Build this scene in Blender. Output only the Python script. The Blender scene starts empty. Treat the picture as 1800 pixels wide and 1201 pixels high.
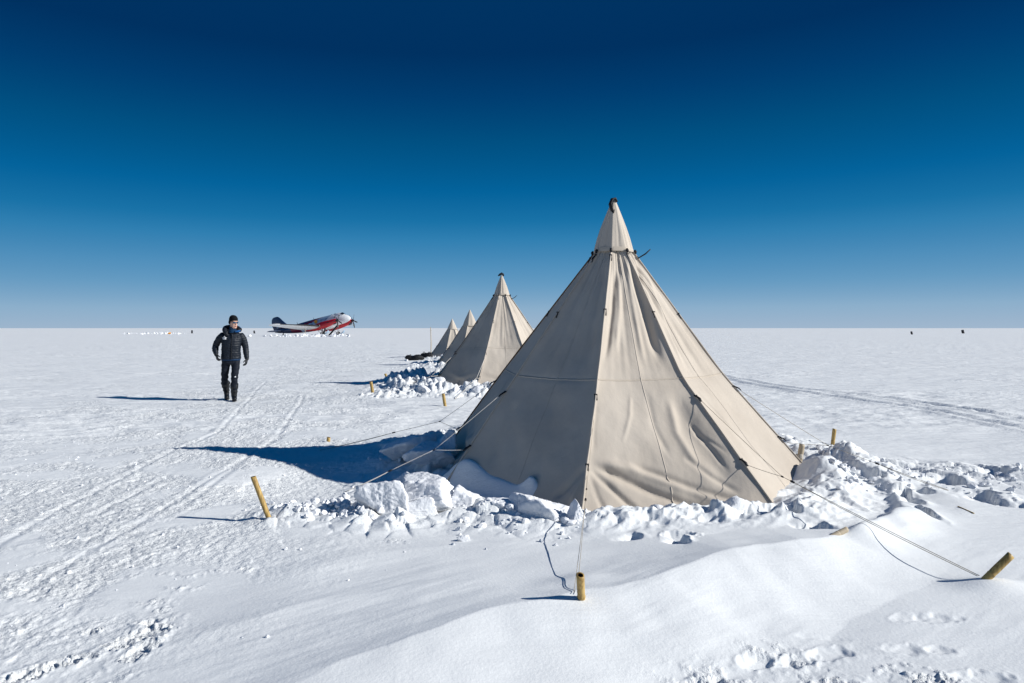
import bpy, bmesh, math, random
import numpy as np
from mathutils import Vector, Matrix, noise as mnoise

random.seed(7)
rad = math.radians
sc = bpy.context.scene
COL = sc.collection

# ------------------------------------------------------------------ camera
FPX = 1200.0            # focal length in pixels of the 1800 px wide photograph
HOR = 577.0             # horizon row
CAMH = 1.6
cam_d = bpy.data.cameras.new('camera')
cam_d.sensor_width = 36.0
cam_d.lens = 24.0
cam_d.shift_y = -(600.5 - HOR) / 1800.0
cam_d.clip_start = 0.05
cam_d.clip_end = 60000.0
cam = bpy.data.objects.new('camera', cam_d)
COL.objects.link(cam)
cam.location = (0, 0, CAMH)
cam.rotation_euler = (rad(90), 0, 0)
sc.camera = cam

# ------------------------------------------------------------------ sky + sun
SUN_EL = rad(28.0)
SUN_AZ = rad(12.4)      # degrees behind the picture's right-hand direction
sun_dir = Vector((math.cos(SUN_AZ) * math.cos(SUN_EL), -math.sin(SUN_AZ) * math.cos(SUN_EL), math.sin(SUN_EL)))
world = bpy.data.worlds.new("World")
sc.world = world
world.use_nodes = True
wn = world.node_tree.nodes
wl = world.node_tree.links
for n in list(wn):
    wn.remove(n)
wo = wn.new('ShaderNodeOutputWorld')
bg = wn.new('ShaderNodeBackground')
sky = wn.new('ShaderNodeTexSky')
sky.sky_type = 'NISHITA'
sky.sun_disc = False
sky.sun_elevation = SUN_EL
sky.sun_rotation = math.atan2(sun_dir.x, sun_dir.y)
sky.altitude = 2800
sky.air_density = 1.0
sky.dust_density = 0.35
sky.ozone_density = 1.0
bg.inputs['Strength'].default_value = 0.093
# deep, dry polar air in view: the sky's brightness picks the colour of each elevation
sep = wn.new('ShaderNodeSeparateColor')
# even out the sky sideways: look most of it up at one bearing, so that it changes mainly with height
wtc = wn.new('ShaderNodeTexCoord')
wsx = wn.new('ShaderNodeSeparateXYZ'); wl.new(wtc.outputs['Generated'], wsx.inputs[0])
wc = wn.new('ShaderNodeCombineXYZ')
hz = wn.new('ShaderNodeMath'); hz.operation = 'MULTIPLY'; wl.new(wsx.outputs[2], hz.inputs[0]); wl.new(wsx.outputs[2], hz.inputs[1])
h1 = wn.new('ShaderNodeMath'); h1.operation = 'SUBTRACT'; h1.use_clamp = True; h1.inputs[0].default_value = 1.0; wl.new(hz.outputs[0], h1.inputs[1])
h2 = wn.new('ShaderNodeMath'); h2.operation = 'SQRT'; wl.new(h1.outputs[0], h2.inputs[0])
for ax_, dv in ((0, math.sin(rad(34))), (1, math.cos(rad(34)))):
    m1 = wn.new('ShaderNodeMath'); m1.operation = 'MULTIPLY'; m1.inputs[1].default_value = .9 * dv; wl.new(h2.outputs[0], m1.inputs[0])
    m2 = wn.new('ShaderNodeMath'); m2.operation = 'MULTIPLY_ADD'; m2.inputs[1].default_value = .1
    wl.new(wsx.outputs[ax_], m2.inputs[0]); wl.new(m1.outputs[0], m2.inputs[2]); wl.new(m2.outputs[0], wc.inputs[ax_])
wl.new(wsx.outputs[2], wc.inputs[2])
wl.new(wc.outputs[0], sky.inputs['Vector'])
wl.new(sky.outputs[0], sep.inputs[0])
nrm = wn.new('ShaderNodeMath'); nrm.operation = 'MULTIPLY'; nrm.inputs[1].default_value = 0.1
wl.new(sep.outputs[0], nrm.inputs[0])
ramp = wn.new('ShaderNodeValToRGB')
SKY = [(.0, (.0002, .075, .23)), (.100, (.0002, .034, .125)), (.117, (.0002, .031, .120)), (.133, (.0002, .048, .165)), (.156, (.0003, .080, .222)), (.198, (.001, .124, .33)),  # lowest stops, overhead and unseen, brightened to lift the blue of cast shadows
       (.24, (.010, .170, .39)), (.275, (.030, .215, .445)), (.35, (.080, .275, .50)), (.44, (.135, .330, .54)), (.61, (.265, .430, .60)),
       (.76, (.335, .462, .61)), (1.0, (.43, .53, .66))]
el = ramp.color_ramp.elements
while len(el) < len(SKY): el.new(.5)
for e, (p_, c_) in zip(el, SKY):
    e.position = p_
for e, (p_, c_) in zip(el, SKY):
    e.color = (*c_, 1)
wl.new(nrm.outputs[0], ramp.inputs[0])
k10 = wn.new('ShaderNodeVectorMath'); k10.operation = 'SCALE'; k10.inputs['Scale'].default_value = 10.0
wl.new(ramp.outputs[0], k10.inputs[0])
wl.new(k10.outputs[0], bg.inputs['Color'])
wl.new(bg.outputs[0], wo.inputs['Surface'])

sun_l = bpy.data.lights.new('sun', 'SUN')
sun_l.energy = 5.0
sun_l.angle = rad(0.5)
sun_l.color = (1.0, 0.985, 0.945)
sun = bpy.data.objects.new('sun', sun_l)
COL.objects.link(sun)
sun.rotation_euler = sun_dir.to_track_quat('Z', 'Y').to_euler()
sun.location = (20, -5, 20)

sc.view_settings.view_transform = 'Standard'
sc.view_settings.look = 'None'
sc.view_settings.exposure = 0.10
sc.view_settings.gamma = 1.0
sc.cycles.max_bounces = 6
sc.cycles.diffuse_bounces = 2


def at(px, py, z=0.0):
    """ground point (height z) under a pixel of the photograph"""
    D = FPX * (CAMH - z) / (py - HOR)
    return ((px - 900.0) / FPX * D, D)


def atD(px, py, D):
    """point at depth D seen at pixel"""
    return Vector(((px - 900.0) / FPX * D, D, CAMH - (py - HOR) / FPX * D))


# ------------------------------------------------------------------ helpers
def tag(o, label=None, cat=None, group=None, kind=None):
    if label: o['label'] = label
    if cat: o['category'] = cat
    if group: o['group'] = group
    if kind: o['kind'] = kind
    return o


def empty(name, loc, rz=0.0):
    o = bpy.data.objects.new(name, None)
    COL.objects.link(o)
    o.location = loc
    o.rotation_euler = (0, 0, rz)
    o.empty_display_size = 0.1
    return o


def mk(name, verts, faces, mats, parent=None, smooth=True, mi=None, world=True):
    """link one mesh object; verts in world space unless world=False (then local to the parent)"""
    me = bpy.data.meshes.new(name)
    me.from_pydata([tuple(v) for v in verts], [], faces)
    if not isinstance(mats, (list, tuple)):
        mats = [mats]
    for m in mats:
        me.materials.append(m)
    if mi is not None:
        me.polygons.foreach_set('material_index', mi)
    if smooth:
        me.polygons.foreach_set('use_smooth', [True] * len(me.polygons))
    me.update()
    o = bpy.data.objects.new(name, me)
    COL.objects.link(o)
    if parent is not None:
        o.parent = parent
        if world:
            o.matrix_parent_inverse = (Matrix.Translation(parent.location) @ parent.rotation_euler.to_matrix().to_4x4()).inverted()
    return o


class MB:
    def __init__(s):
        s.v = []; s.f = []; s.m = []
    def add(s, v, f, m=0):
        b = len(s.v)
        s.v += [Vector(p) for p in v]
        s.f += [tuple(i + b for i in q) for q in f]
        s.m += [m] * len(f)
        return s
    def tube(s, pts, r, n=8, m=0, caps=True, flat=None):
        pts = [Vector(p) for p in pts]
        if not isinstance(r, (list, tuple)):
            r = [r] * len(pts)
        up = Vector((0, 0, 1))
        prev = None
        V = []; F = []
        for i, p in enumerate(pts):
            if i == 0: t = pts[1] - p
            elif i == len(pts) - 1: t = p - pts[i - 1]
            else: t = pts[i + 1] - pts[i - 1]
            t.normalize()
            if prev is None:
                a = t.cross(up)
                if a.length < 1e-3: a = t.cross(Vector((0, 1, 0)))
                a.normalize()
            else:
                a = prev - t * prev.dot(t)
                a.normalize()
            prev = a
            b = t.cross(a)
            fy = 1.0 if flat is None else flat
            for k in range(n):
                w = 2 * math.pi * k / n
                V.append(p + a * math.cos(w) * r[i] + b * math.sin(w) * r[i] * fy)
        for i in range(len(pts) - 1):
            for k in range(n):
                k2 = (k + 1) % n
                F.append((i * n + k, i * n + k2, (i + 1) * n + k2, (i + 1) * n + k))
        if caps:
            F.append(tuple(range(n - 1, -1, -1)))
            F.append(tuple((len(pts) - 1) * n + k for k in range(n)))
        return s.add(V, F, m)
    def rings(s, rings, m=0, caps=True):
        n = len(rings[0]); V = []; F = []
        for rg in rings: V += [Vector(p) for p in rg]
        for i in range(len(rings) - 1):
            for k in range(n):
                k2 = (k + 1) % n
                F.append((i * n + k, i * n + k2, (i + 1) * n + k2, (i + 1) * n + k))
        if caps:
            F.append(tuple(range(n - 1, -1, -1)))
            F.append(tuple((len(rings) - 1) * n + k for k in range(n)))
        return s.add(V, F, m)
    def box(s, c, h, R=None, m=0):
        c = Vector(c); V = []
        for x in (-1, 1):
            for y in (-1, 1):
                for z in (-1, 1):
                    p = Vector((x * h[0], y * h[1], z * h[2]))
                    if R is not None: p = R @ p
                    V.append(c + p)
        F = [(0, 1, 3, 2), (4, 6, 7, 5), (0, 4, 5, 1), (2, 3, 7, 6), (0, 2, 6, 4), (1, 5, 7, 3)]
        return s.add(V, F, m)
    def build(s, name, mats, parent=None, smooth=True, world=True):
        return mk(name, s.v, s.f, mats, parent, smooth, s.m, world)


def ell(cx, cy, z, rx, ry, n=20, p=2.0, rot=0.0):
    out = []
    for k in range(n):
        a = 2 * math.pi * k / n
        c, q = math.cos(a), math.sin(a)
        x = rx * math.copysign(abs(c) ** (2 / p), c)
        y = ry * math.copysign(abs(q) ** (2 / p), q)
        out.append((cx + x * math.cos(rot) - y * math.sin(rot), cy + x * math.sin(rot) + y * math.cos(rot), z))
    return out


def remesh(mb, voxel, smooth_it=3, fac=0.5, disp=None, scale=None):
    """fuse overlapping closed shapes into one continuous surface; returns verts, faces"""
    me = bpy.data.meshes.new('tmp')
    me.from_pydata([tuple(v) for v in mb.v], [], mb.f)
    me.update()
    o = bpy.data.objects.new('tmp', me)
    COL.objects.link(o)
    md = o.modifiers.new('r', 'REMESH'); md.mode = 'VOXEL'; md.voxel_size = voxel
    if smooth_it:
        ms = o.modifiers.new('s', 'SMOOTH'); ms.iterations = smooth_it; ms.factor = fac
    dg = bpy.context.evaluated_depsgraph_get()
    ev = o.evaluated_get(dg)
    m2 = ev.to_mesh()
    V = [v.co.copy() for v in m2.vertices]
    N = [v.normal.copy() for v in m2.vertices]
    F = [tuple(p.vertices) for p in m2.polygons]
    ev.to_mesh_clear()
    bpy.data.objects.remove(o); bpy.data.meshes.remove(me)
    if disp:
        V = [v + n * disp(v) for v, n in zip(V, N)]
    return V, F


# ------------------------------------------------------------------ numpy noise
def _h(ix, iy, seed):
    n = ix.astype(np.int64).astype(np.uint32) * np.uint32(374761393) + iy.astype(np.int64).astype(np.uint32) * np.uint32(668265263) + np.uint32((seed * 974634777) & 0xFFFFFFFF)
    n = (n ^ (n >> np.uint32(13))) * np.uint32(1274126177)
    n = n ^ (n >> np.uint32(16))
    return (n & np.uint32(0xFFFFFF)).astype(np.float32) / np.float32(0xFFFFFF)


def gn(x, y, seed=0):
    ix = np.floor(x); iy = np.floor(y)
    fx = x - ix; fy = y - iy
    u = fx * fx * fx * (fx * (fx * 6 - 15) + 10); v = fy * fy * fy * (fy * (fy * 6 - 15) + 10)
    def g(i, j):
        a = _h(ix + i, iy + j, seed) * 2 * math.pi
        return np.cos(a) * (fx - i) + np.sin(a) * (fy - j)
    return ((g(0, 0) * (1 - u) + g(1, 0) * u) * (1 - v) + (g(0, 1) * (1 - u) + g(1, 1) * u) * v) * 1.5


def fbm(x, y, sc_, octv=4, seed=0, gain=0.5):
    out = 0; a = 1.0; s = 1.0 / sc_
    for o in range(octv):
        out = out + a * gn(x * s + 17.3 * o, y * s - 9.1 * o, seed + o)
        a *= gain; s *= 2.03
    return out


def ridged(x, y, sc_, octv=3, seed=0):
    out = 0; a = 1.0; s = 1.0 / sc_
    for o in range(octv):
        out = out + a * (1 - np.abs(gn(x * s + 5.3 * o, y * s + 3.7 * o, seed + o)) * 2)
        a *= 0.5; s *= 2.1
    return out


def cells(x, y, size, seed=0, tilt=0.7, mask=None):
    """tilted flat-topped blocks: returns height 0..1-ish with cracks between"""
    if mask is not None:
        out = np.zeros(x.shape); m_ = np.abs(mask) > 2e-3
        if m_.any(): out[m_] = cells(x[m_], y[m_], size, seed, tilt)
        return out
    X = x / size; Y = y / size
    ix = np.floor(X); iy = np.floor(Y)
    d1 = np.full(x.shape, 9.0); d2 = np.full(x.shape, 9.0); hh = np.zeros(x.shape)
    for i in (-1, 0, 1):
        for j in (-1, 0, 1):
            cx = ix + i; cy = iy + j
            px = cx + _h(cx, cy, seed + 1); py = cy + _h(cx, cy, seed + 2)
            dx = X - px; dy = Y - py
            d = np.sqrt(dx * dx + dy * dy)
            ht = _h(cx, cy, seed + 3) + tilt * ((_h(cx, cy, seed + 4) - .5) * dx + (_h(cx, cy, seed + 5) - .5) * dy) * 2
            new = d < d1
            d2 = np.where(new, d1, np.minimum(d2, d))
            hh = np.where(new, ht, hh)
            d1 = np.where(new, d, d1)
    edge = np.clip((d2 - d1) * 3.0, 0, 1)
    return hh * (0.35 + 0.65 * edge ** 0.6)


def where_(mask, fn, x, y, *a):
    out = np.zeros(x.shape); m_ = np.abs(mask) > 2e-3
    if m_.any(): out[m_] = fn(x[m_], y[m_], *a)
    return out


def sstep(a, b, x):
    t = np.clip((x - a) / (b - a), 0, 1)
    return t * t * (3 - 2 * t)


def polyd(x, y, pts):
    """signed distance (positive = right of travel) and parameter along a polyline"""
    best = np.full(x.shape, 1e9); sgn = np.ones(x.shape); par = np.zeros(x.shape)
    L = 0.0
    for (ax, ay), (bx, by) in zip(pts[:-1], pts[1:]):
        dx, dy = bx - ax, by - ay
        l = math.hypot(dx, dy)
        t = np.clip(((x - ax) * dx + (y - ay) * dy) / (l * l), 0, 1)
        qx = x - ax - t * dx; qy = y - ay - t * dy
        d = np.sqrt(qx * qx + qy * qy)
        s = np.sign(dy * (x - ax) - dx * (y - ay))
        new = d < best
        best = np.where(new, d, best); sgn = np.where(new, s, sgn); par = np.where(new, L + t * l, par)
        L += l
    return best * sgn, par, L


# ------------------------------------------------------------------ tents: shared layout
N8 = 8
TENTS = [  # cx, cy, R, H, rib-0 angle, cap height, cap radius
    dict(c=(1.18, 7.92), R=2.15, H=3.08, a0=-105.5, zc=2.49, rc=0.215, s=1.0),
    dict(c=(-0.285, 18.9), R=2.12, H=3.06, a0=-107.0, zc=2.52, rc=0.215, s=1.0),
    dict(c=(-1.79, 29.0), R=1.55, H=2.38, a0=-103.0, zc=1.70, rc=0.32, s=0.75),
    dict(c=(-3.15, 36.0), R=1.35, H=2.09, a0=-103.0, zc=1.55, rc=0.26, s=0.68),
]


def oct_d(x, y, T):
    cx, cy = T['c']
    best = np.full(x.shape, -1e9)
    for k in range(N8):
        a = rad(T['a0'] + 22.5 + 45 * k)
        best = np.maximum(best, (x - cx) * math.cos(a) + (y - cy) * math.sin(a))
    return best - T['R'] * math.cos(rad(22.5))


def angtab(x, y, T, tab):
    cx, cy = T['c']
    ph = np.degrees(np.arctan2(y - cy, x - cx))
    xs = [a for a, _ in tab]; ys = [b for _, b in tab]
    return np.interp(ph, xs + [xs[0] + 360], ys + [ys[0]]) if False else np.interp(ph, [xs[-1] - 360] + xs + [xs[0] + 360], [ys[-1]] + ys + [ys[0]])


RIDGE = [at(330, 1330, .06), at(470, 1240, .05), at(600, 1180, .07), at(720, 1130, .09), at(860, 1088, .11), at(1025, 1046, .13), at(1160, 1010, .17), at(1290, 968, .17),
         at(1400, 945, .17), at(1475, 933, .16), at(1560, 905, .13), at(1640, 868, .10), at(1700, 842, .08)]
RIDGE2 = [at(150, 1195), at(283, 1147), at(400, 1112), at(533, 1080), at(700, 1056), at(860, 1047), at(1000, 1042)]
RIDGE3 = [at(520, 1010), at(650, 985), at(800, 968), at(930, 966)]
TRACKS = [
    [at(-60, 990), at(107, 893), at(250, 820), at(310, 788), at(385, 760), at(440, 700), at(470, 668)],
    [at(-40, 1085), at(120, 990), at(240, 923), at(300, 885), at(420, 810), at(490, 765), at(530, 706), at(535, 690)],
    [at(120, 930), at(230, 870), at(330, 815)],
    [at(300, 905), at(440, 800), at(520, 752)],
]
RTRACKS = [
    [at(1240, 655), at(1285, 665), at(1400, 683), at(1600, 705), at(1830, 744)],
    [at(1240, 661), at(1285, 670), at(1400, 689), at(1600, 716), at(1830, 760)],
    [at(1475, 638), at(1650, 643), at(1830, 649)],
    [at(1530, 704), at(1700, 722), at(1830, 738)],
]
# foot prints etc: (px, py, half length m, half width m, depth m, angle deg)
HOLES = [(1640, 1076, .13, .05, .02, 5), (1598, 1074, .10, .05, .016, 15), (1400, 1148, .10, .05, .035, 30), (1455, 1136, .12, .055, .03, 20),
         (1330, 1150, .09, .05, .04, 25), (1590, 1129, .09, .045, .02, 0), (1650, 1130, .07, .04, .02, 0), (1440, 1108, .16, .02, .012, -5),
         (1230, 1195, .14, .06, .05, 20), (1460, 1193, .12, .06, .05, 10), (1640, 1183, .12, .05, .03, 0), (1730, 1178, .13, .05, .03, 0),
         (262, 1083, .06, .045, .075, 0), (246, 1108, .17, .085, .05, 62), (248, 1135, .12, .06, .045, 80),
         (30, 1178, .15, .06, .05, 35), (75, 1162, .13, .05, .045, 30), (125, 1147, .11, .05, .04, 20), (160, 1095, .05, .03, .03, 20),
         (1193, 950, .10, .07, .07, 0), (1455, 1005, .05, .03, .0, 0)]
CRUMBS = [(270, 1052, .09), (275, 1066, .08), (238, 1006, .08), (282, 1003, .07), (330, 1003, .08), (325, 1026, .10), (265, 988, .08), (285, 965, .10),
          (55, 1080, .16), (155, 1110, .09), (185, 1190, .12), (425, 995, .09), (350, 950, .14), (380, 995, .07), (30, 1110, .14), (10, 1035, .2), (90, 1015, .2),
          (700, 950, .10), (1560, 1160, .1), (1350, 1135, .12), (1250, 1190, .2), (1450, 1195, .15), (1640, 1185, .15), (1400, 1150, .1)]


def ground_height(x, y):
    """height and roughness of the snow surface; wind ridges, trodden path, banks round the tents"""
    r = np.hypot(x, y)
    near = sstep(90, 30, r)
    h = np.zeros(x.shape); rough = np.zeros(x.shape)
    wx = x * 0.80 + y * 0.60; wy = -x * 0.60 + y * 0.80       # along / across the wind
    # gentle undulation + sastrugi
    h += 0.012 * fbm(wx, wy * 2.0, 3.0, 3, 11)
    h += 0.006 * fbm(x * .35, y * 1.3, 0.8, 4, 23) * near
    fore = sstep(9.0, 5.0, y)
    st = fbm(wx * 0.16, wy, 0.16, 3, 31)
    h += 0.0035 * st * fore * sstep(-.3, .4, fbm(x, y, 1.3, 2, 37))
    # wind-eroded scales right of and behind the tents, in streaks
    m = sstep(0.0, 0.5, fbm(x * .25, y, 3.5, 3, 41) + .12) * sstep(5.5, 9, y)
    h += m * 0.020 * ridged(x * .45, y, 0.45, 3, 43) * sstep(120, 40, r)
    h += 0.03 * sstep(.15, .6, fbm(x * .3, y, 5.5, 3, 47)) * sstep(12, 20, y)
    # big foreground drift
    d, par, L = polyd(x, y, RIDGE)
    amp = np.interp(x, [-2.2, -1.17, -.5, .4, 1.43, 1.94, 2.35, 2.9, 3.8, 5], [0, .06, .115, .155, .185, .17, .125, .05, .02, 0])
    wob = 0.07 * fbm(x, y, .8, 3, 51)
    dd = d + wob
    wR = np.interp(x, [-1, .4, 1.7, 2.4, 4], [.85, .85, .80, .7, .5])
    front = (1 - sstep(-.25, 1, dd / wR)) / (1 - sstep(-.25, 1, np.array(0.0))) * .45 + .55 * np.clip(1 - dd / wR, 0, 1)
    back = np.exp(-np.abs(dd) / 0.45) * .55 + .45 * np.exp(-(dd / 1.2) ** 2)
    fade = 1.0
    hR = amp * np.where(dd > 0, front, back) * fade
    h += hR
    d2, p2, L2 = polyd(x, y, RIDGE2)
    d2 = d2 + 0.05 * fbm(x, y, .7, 2, 53)
    h += 0.028 * np.where(d2 > 0, np.exp(-np.abs(d2) / .35), np.exp(-np.abs(d2) / .6)) * sstep(-2.2, -1.2, x) * sstep(.35, -.5, x)
    d3, p3, L3 = polyd(x, y, RIDGE3)
    h += 0.02 * np.where(d3 > 0, np.exp(-np.abs(d3) / .2), np.exp(-np.abs(d3) / .5)) * sstep(-1.9, -1.1, x) * sstep(.6, -.2, x)
    # trodden path on the left
    px = np.interp(y, [0, 4, 7, 10.5, 18, 44, 120], [-3.3, -3.3, -3.4, -3.9, -5.2, -10.2, -34])
    wid = np.interp(y, [0, 5, 10, 20, 60], [1.1, 1.5, 1.9, 1.6, 3.0])
    pm = np.exp(-((x - px) / wid) ** 2 * 0.9)
    pm2 = np.exp(-((x - px + 1.8) / (wid * 1.5)) ** 2) * .55 * sstep(3.2, 5, y)
    tread = np.clip(pm + pm2, 0, 1) * sstep(-.5, .15, fbm(x, y, 0.9, 3, 61) + .05) * sstep(2.6, 3.8, y)
    patch = sstep(.18, .5, fbm(x, y * .8, 1.6, 3, 63)) * sstep(-1.5, -3.5, x) * .6 * sstep(3, 5, y)
    tread = np.clip(tread + patch, 0, 1) * sstep(70, 30, r)
    h += tread * (0.010 * (cells(x, y, 0.11, 71, mask=tread) - .4) + 0.006 * where_(tread, ridged, x, y, .09, 2, 73) - .008)
    h += tread * 0.009 * (cells(x * 1.0, y * .8, 0.45, 77, 1.2, mask=tread) - .4)
    rough = np.maximum(rough, tread)
    for i, tr in enumerate(TRACKS):
        d, p, L = polyd(x, y, tr)
        d = d + .012 * gn(p * 2.0, p * 0, 5)
        f = sstep(0, .6, p) * sstep(L, L - 1.5, p)
        h += f * (-0.007 * np.exp(-(d / .03) ** 2) + 0.004 * np.exp(-((np.abs(d) - .075) / .035) ** 2))
    for i, tr in enumerate(RTRACKS):
        d, p, L = polyd(x, y, tr)
        w = .11 if i != 2 else .22
        h += (-0.03 * np.exp(-(d / w) ** 2) + .02 * np.exp(-((np.abs(d) - w * 2) / w) ** 2)) * (0.85 + .35 * gn(p * .7, p * 0 + i, 5)) * sstep(0, 2, p)
        rough = np.maximum(rough, .5 * np.exp(-(d / .5) ** 2))
    # prints and diggings
    for (qx, qy, a, b, dep, an) in HOLES:
        X, Y = at(qx, qy, .04)
        ca, sa = math.cos(rad(an)), math.sin(rad(an))
        u = ((x - X) * ca + (y - Y) * sa) / a; v = (-(x - X) * sa + (y - Y) * ca) / b
        q = np.sqrt(u * u + v * v)
        q = q * (1 + .35 * where_(sstep(2.2, 1.8, q), fbm, x, y, .07, 2, 141))
        dep *= .55 if qx > 300 else .40
        h += -dep * sstep(1.25, .45, q) + dep * .18 * np.exp(-((q - 1.35) / .22) ** 2)
        if qx < 300 or qy > 1180:
            cm = sstep(1.25, .9, q)
            h += cm * (0.014 * cells(x, y, .04, 81, 1.2, mask=cm) + .007 * cells(x, y, .018, 82, 1.0, mask=cm))
            rough = np.maximum(rough, cm)
    for (qx, qy, s) in CRUMBS:
        X, Y = at(qx, qy, .03)
        q = np.hypot((x - X) / 1.5, (y - Y)) / s * 1.3
        cm = np.exp(-q * q); cm = cm * sstep(-.3, .25, where_(cm, fbm, x, y, .1, 2, 87))
        h += cm * 0.011 * cells(x, y, .04, 83, mask=cm)
        rough = np.maximum(rough, cm * .8)
    # banks round the tents
    T = TENTS[0]
    cx, cy = T['c']
    dO = oct_d(x, y, T)
    A = angtab(x, y, T, [(-175, .05), (-160, .05), (-150, .08), (-138, .10), (-118, .10), (-105, .10), (-90, .115), (-75, .115), (-60, .10), (-45, .09),
                         (-30, .06), (-15, .05), (0, .07), (20, .12), (60, .18), (120, .2), (150, .14), (170, .06)])
    D0 = angtab(x, y, T, [(-175, .55), (-150, .62), (-120, .55), (-105, .34), (-90, .38), (-60, .38), (-45, .35), (-20, .35), (0, .55), (40, .6), (160, .6)])
    W = angtab(x, y, T, [(-175, .40), (-150, .36), (-120, .36), (-105, .30), (-90, .26), (-60, .28), (-30, .5), (0, .55), (160, .6)])
    leftm = angtab(x, y, T, [(-175, 1), (-112, 1), (-98, .25), (-40, .1), (-15, .2), (10, .5), (60, 1), (160, 1)])
    prof = np.where(dO > 0, np.exp(-((dO - D0) / W) ** 2), np.exp(-(D0 / W) ** 2) * np.exp(dO / .2))
    prof = prof * sstep(9, 3, np.hypot(x - cx, y - cy))
    chunk = cells(x, y, .34, 91, 1.1, mask=prof) * .75 + cells(x, y, .13, 93, 1.0, mask=prof) * .35
    carve = where_(prof, ridged, wx * .8, wy * 1.2, .34, 3, 95)
    bk = A * prof * (leftm * (0.35 + 1.1 * chunk) + (1 - leftm) * (.35 + .62 * carve))
    h += bk
    rough = np.maximum(rough, np.clip(prof * leftm * 1.2, 0, 1) * .55 * sstep(.0, .1, dO))
    # smooth drifts banked up against the shaded left wall
    for (X, Y, z, sa, sb, an) in [(-.46, 6.92, .27, .13, .30, -38), (-.12, 6.62, .10, .14, .28, -38), (.19, 6.36, .14, .05, .10, -38), (.12, 6.40, .07, .12, .25, -38)]:
        ca, s_ = math.cos(rad(an)), math.sin(rad(an))
        u = (-(x - X) * s_ + (y - Y) * ca) / sa; v = ((x - X) * ca + (y - Y) * s_) / sb
        h += z * np.exp(-(u * u + v * v))
    # drift packed against the tent's right-hand corner
    for (X, Y, z, s1, s2) in [(3.24, 7.10, .27, .27, .42), (3.0, 6.6, .08, .3, .30)]:
        h += z * np.exp(-((x - X) / s1) ** 2 - ((y - Y) / s2) ** 2)
    # right side: hollow swept clear by the wind and its curled outer rim
    RIM = [at(1465, 792, .10), at(1530, 815, .16), at(1580, 838, .18), at(1590, 868, .18), at(1572, 895, .16), at(1520, 922, .14), at(1480, 938, .15)]
    d, p, L = polyd(x, y, RIM)
    rimf = sstep(0, .3, p) * sstep(L, L - .25, p)
    d_ = d + .05 * fbm(x, y, .4, 2, 97)
    # right-of-travel is the tent side: steep inside, soft outside
    h += rimf * np.where(d_ > 0, .075 * np.exp(-(d_ / .09) ** 2), .075 * np.exp(-(d_ / .22) ** 2))
    hx, hy = at(1510, 870, .02)
    q = np.hypot((x - hx) / .75, (y - hy) / .8)
    h -= .07 * sstep(1.15, .5, q)
    # area the blocks were dug from, left of the tent
    h -= .11 * np.exp(-(((x + 1.75) / .95) ** 4) - ((y - 7.25) / .75) ** 4)
    # scalloped hollows behind the rim and to the far right
    for (qx, qy, z, s1, s2, dep, an) in [(1437, 806, .15, .30, .12, .20, 10), (1462, 822, .12, .25, .11, .17, -20), (1420, 830, .08, .2, .1, .10, -20),
                                         (1535, 838, .1, .13, .09, .13, -20), (1500, 828, .1, .08, .07, .08, 0),
                                         (1592, 862, .1, .20, .06, .16, 70), (1625, 855, .1, .12, .09, .10, 0), (1672, 838, .12, .16, .10, .17, 10),
                                         (1722, 858, .1, .22, .09, .16, -25), (1745, 868, .1, .2, .09, .14, -30), (1629, 897, .1, .05, .12, .12, 0),
                                         (1395, 908, .1, .10, .10, .13, 0), (1441, 932, .1, .12, .06, .12, 5), (1350, 913, .08, .12, .06, .10, 5),
                                         (1790, 884, .05, .14, .05, .09, -20), (1610, 878, .08, .08, .06, .08, 0), (1197, 960, .08, .07, .08, .10, 0),
                                         (1245, 905, .1, .10, .06, .10, 0), (1110, 948, .08, .10, .05, .05, 20)]:
        X, Y = at(qx, qy, z * .6)
        ca, s_ = math.cos(rad(an)), math.sin(rad(an))
        u = ((x - X) * ca + (y - Y) * s_); v = (-(x - X) * s_ + (y - Y) * ca)
        nm = np.exp(-(u / (s1 * 3)) ** 4 - (v / (s2 * 4)) ** 4)
        u = u + .55 * s1 * where_(nm, fbm, x, y, .16, 3, 151); v = v + .55 * s2 * where_(nm, fbm, x, y, .14, 3, 157)
        # scoop: steep on the sun side (+x), long soft tail the other way
        k = np.where(u > 0, np.exp(-(u / (s1 * .45)) ** 4), np.exp(-(u / s1) ** 2)) * np.exp(-(v / s2) ** 2)
        h += -dep * k * .85 + dep * .22 * np.exp(-((u - s1 * .75) / (s1 * .6)) ** 2 - (v / (s2 * 1.5)) ** 2)
    # rough field of blocks running off to the right
    bf = np.exp(-((y - np.interp(x, [3, 4.5, 6, 9], [8.2, 7.6, 7.2, 7.6])) / .55) ** 2) * sstep(3.2, 3.9, x) * sstep(14, 7, x)
    h += bf * (.07 * cells(x, y, .30, 101, 1.3, mask=bf) + .03 * cells(x, y, .11, 103, mask=bf) + .02)
    rough = np.maximum(rough, bf * .4)
    # other tents and the diggings round the aircraft
    for i, T in enumerate(TENTS[1:]):
        s = (1.0, .9, .8)[i]
        dO = oct_d(x, y, T)
        Aa = angtab(x, y, T, [(-175, .22), (-150, .26), (-110, .24), (-80, .22), (-30, .16), (60, .2), (160, .32)]) * s
        pr = np.where(dO > 0, np.exp(-((dO - .6 * s) / (.75 * s)) ** 2), .6 * np.exp(dO / .2))
        h += Aa * (1, .6, .55)[i] * pr * (.35 + .8 * cells(x, y, .42 * s, 111 + i * 7, 1.2, mask=pr) + .5 * cells(x, y, .17, 113 + i, mask=pr))
        rough = np.maximum(rough, pr * .5)
    # ridge line of soft drift left of second tent
    d, p, L = polyd(x, y, [at(560, 700), at(700, 712), at(860, 706)])
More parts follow.
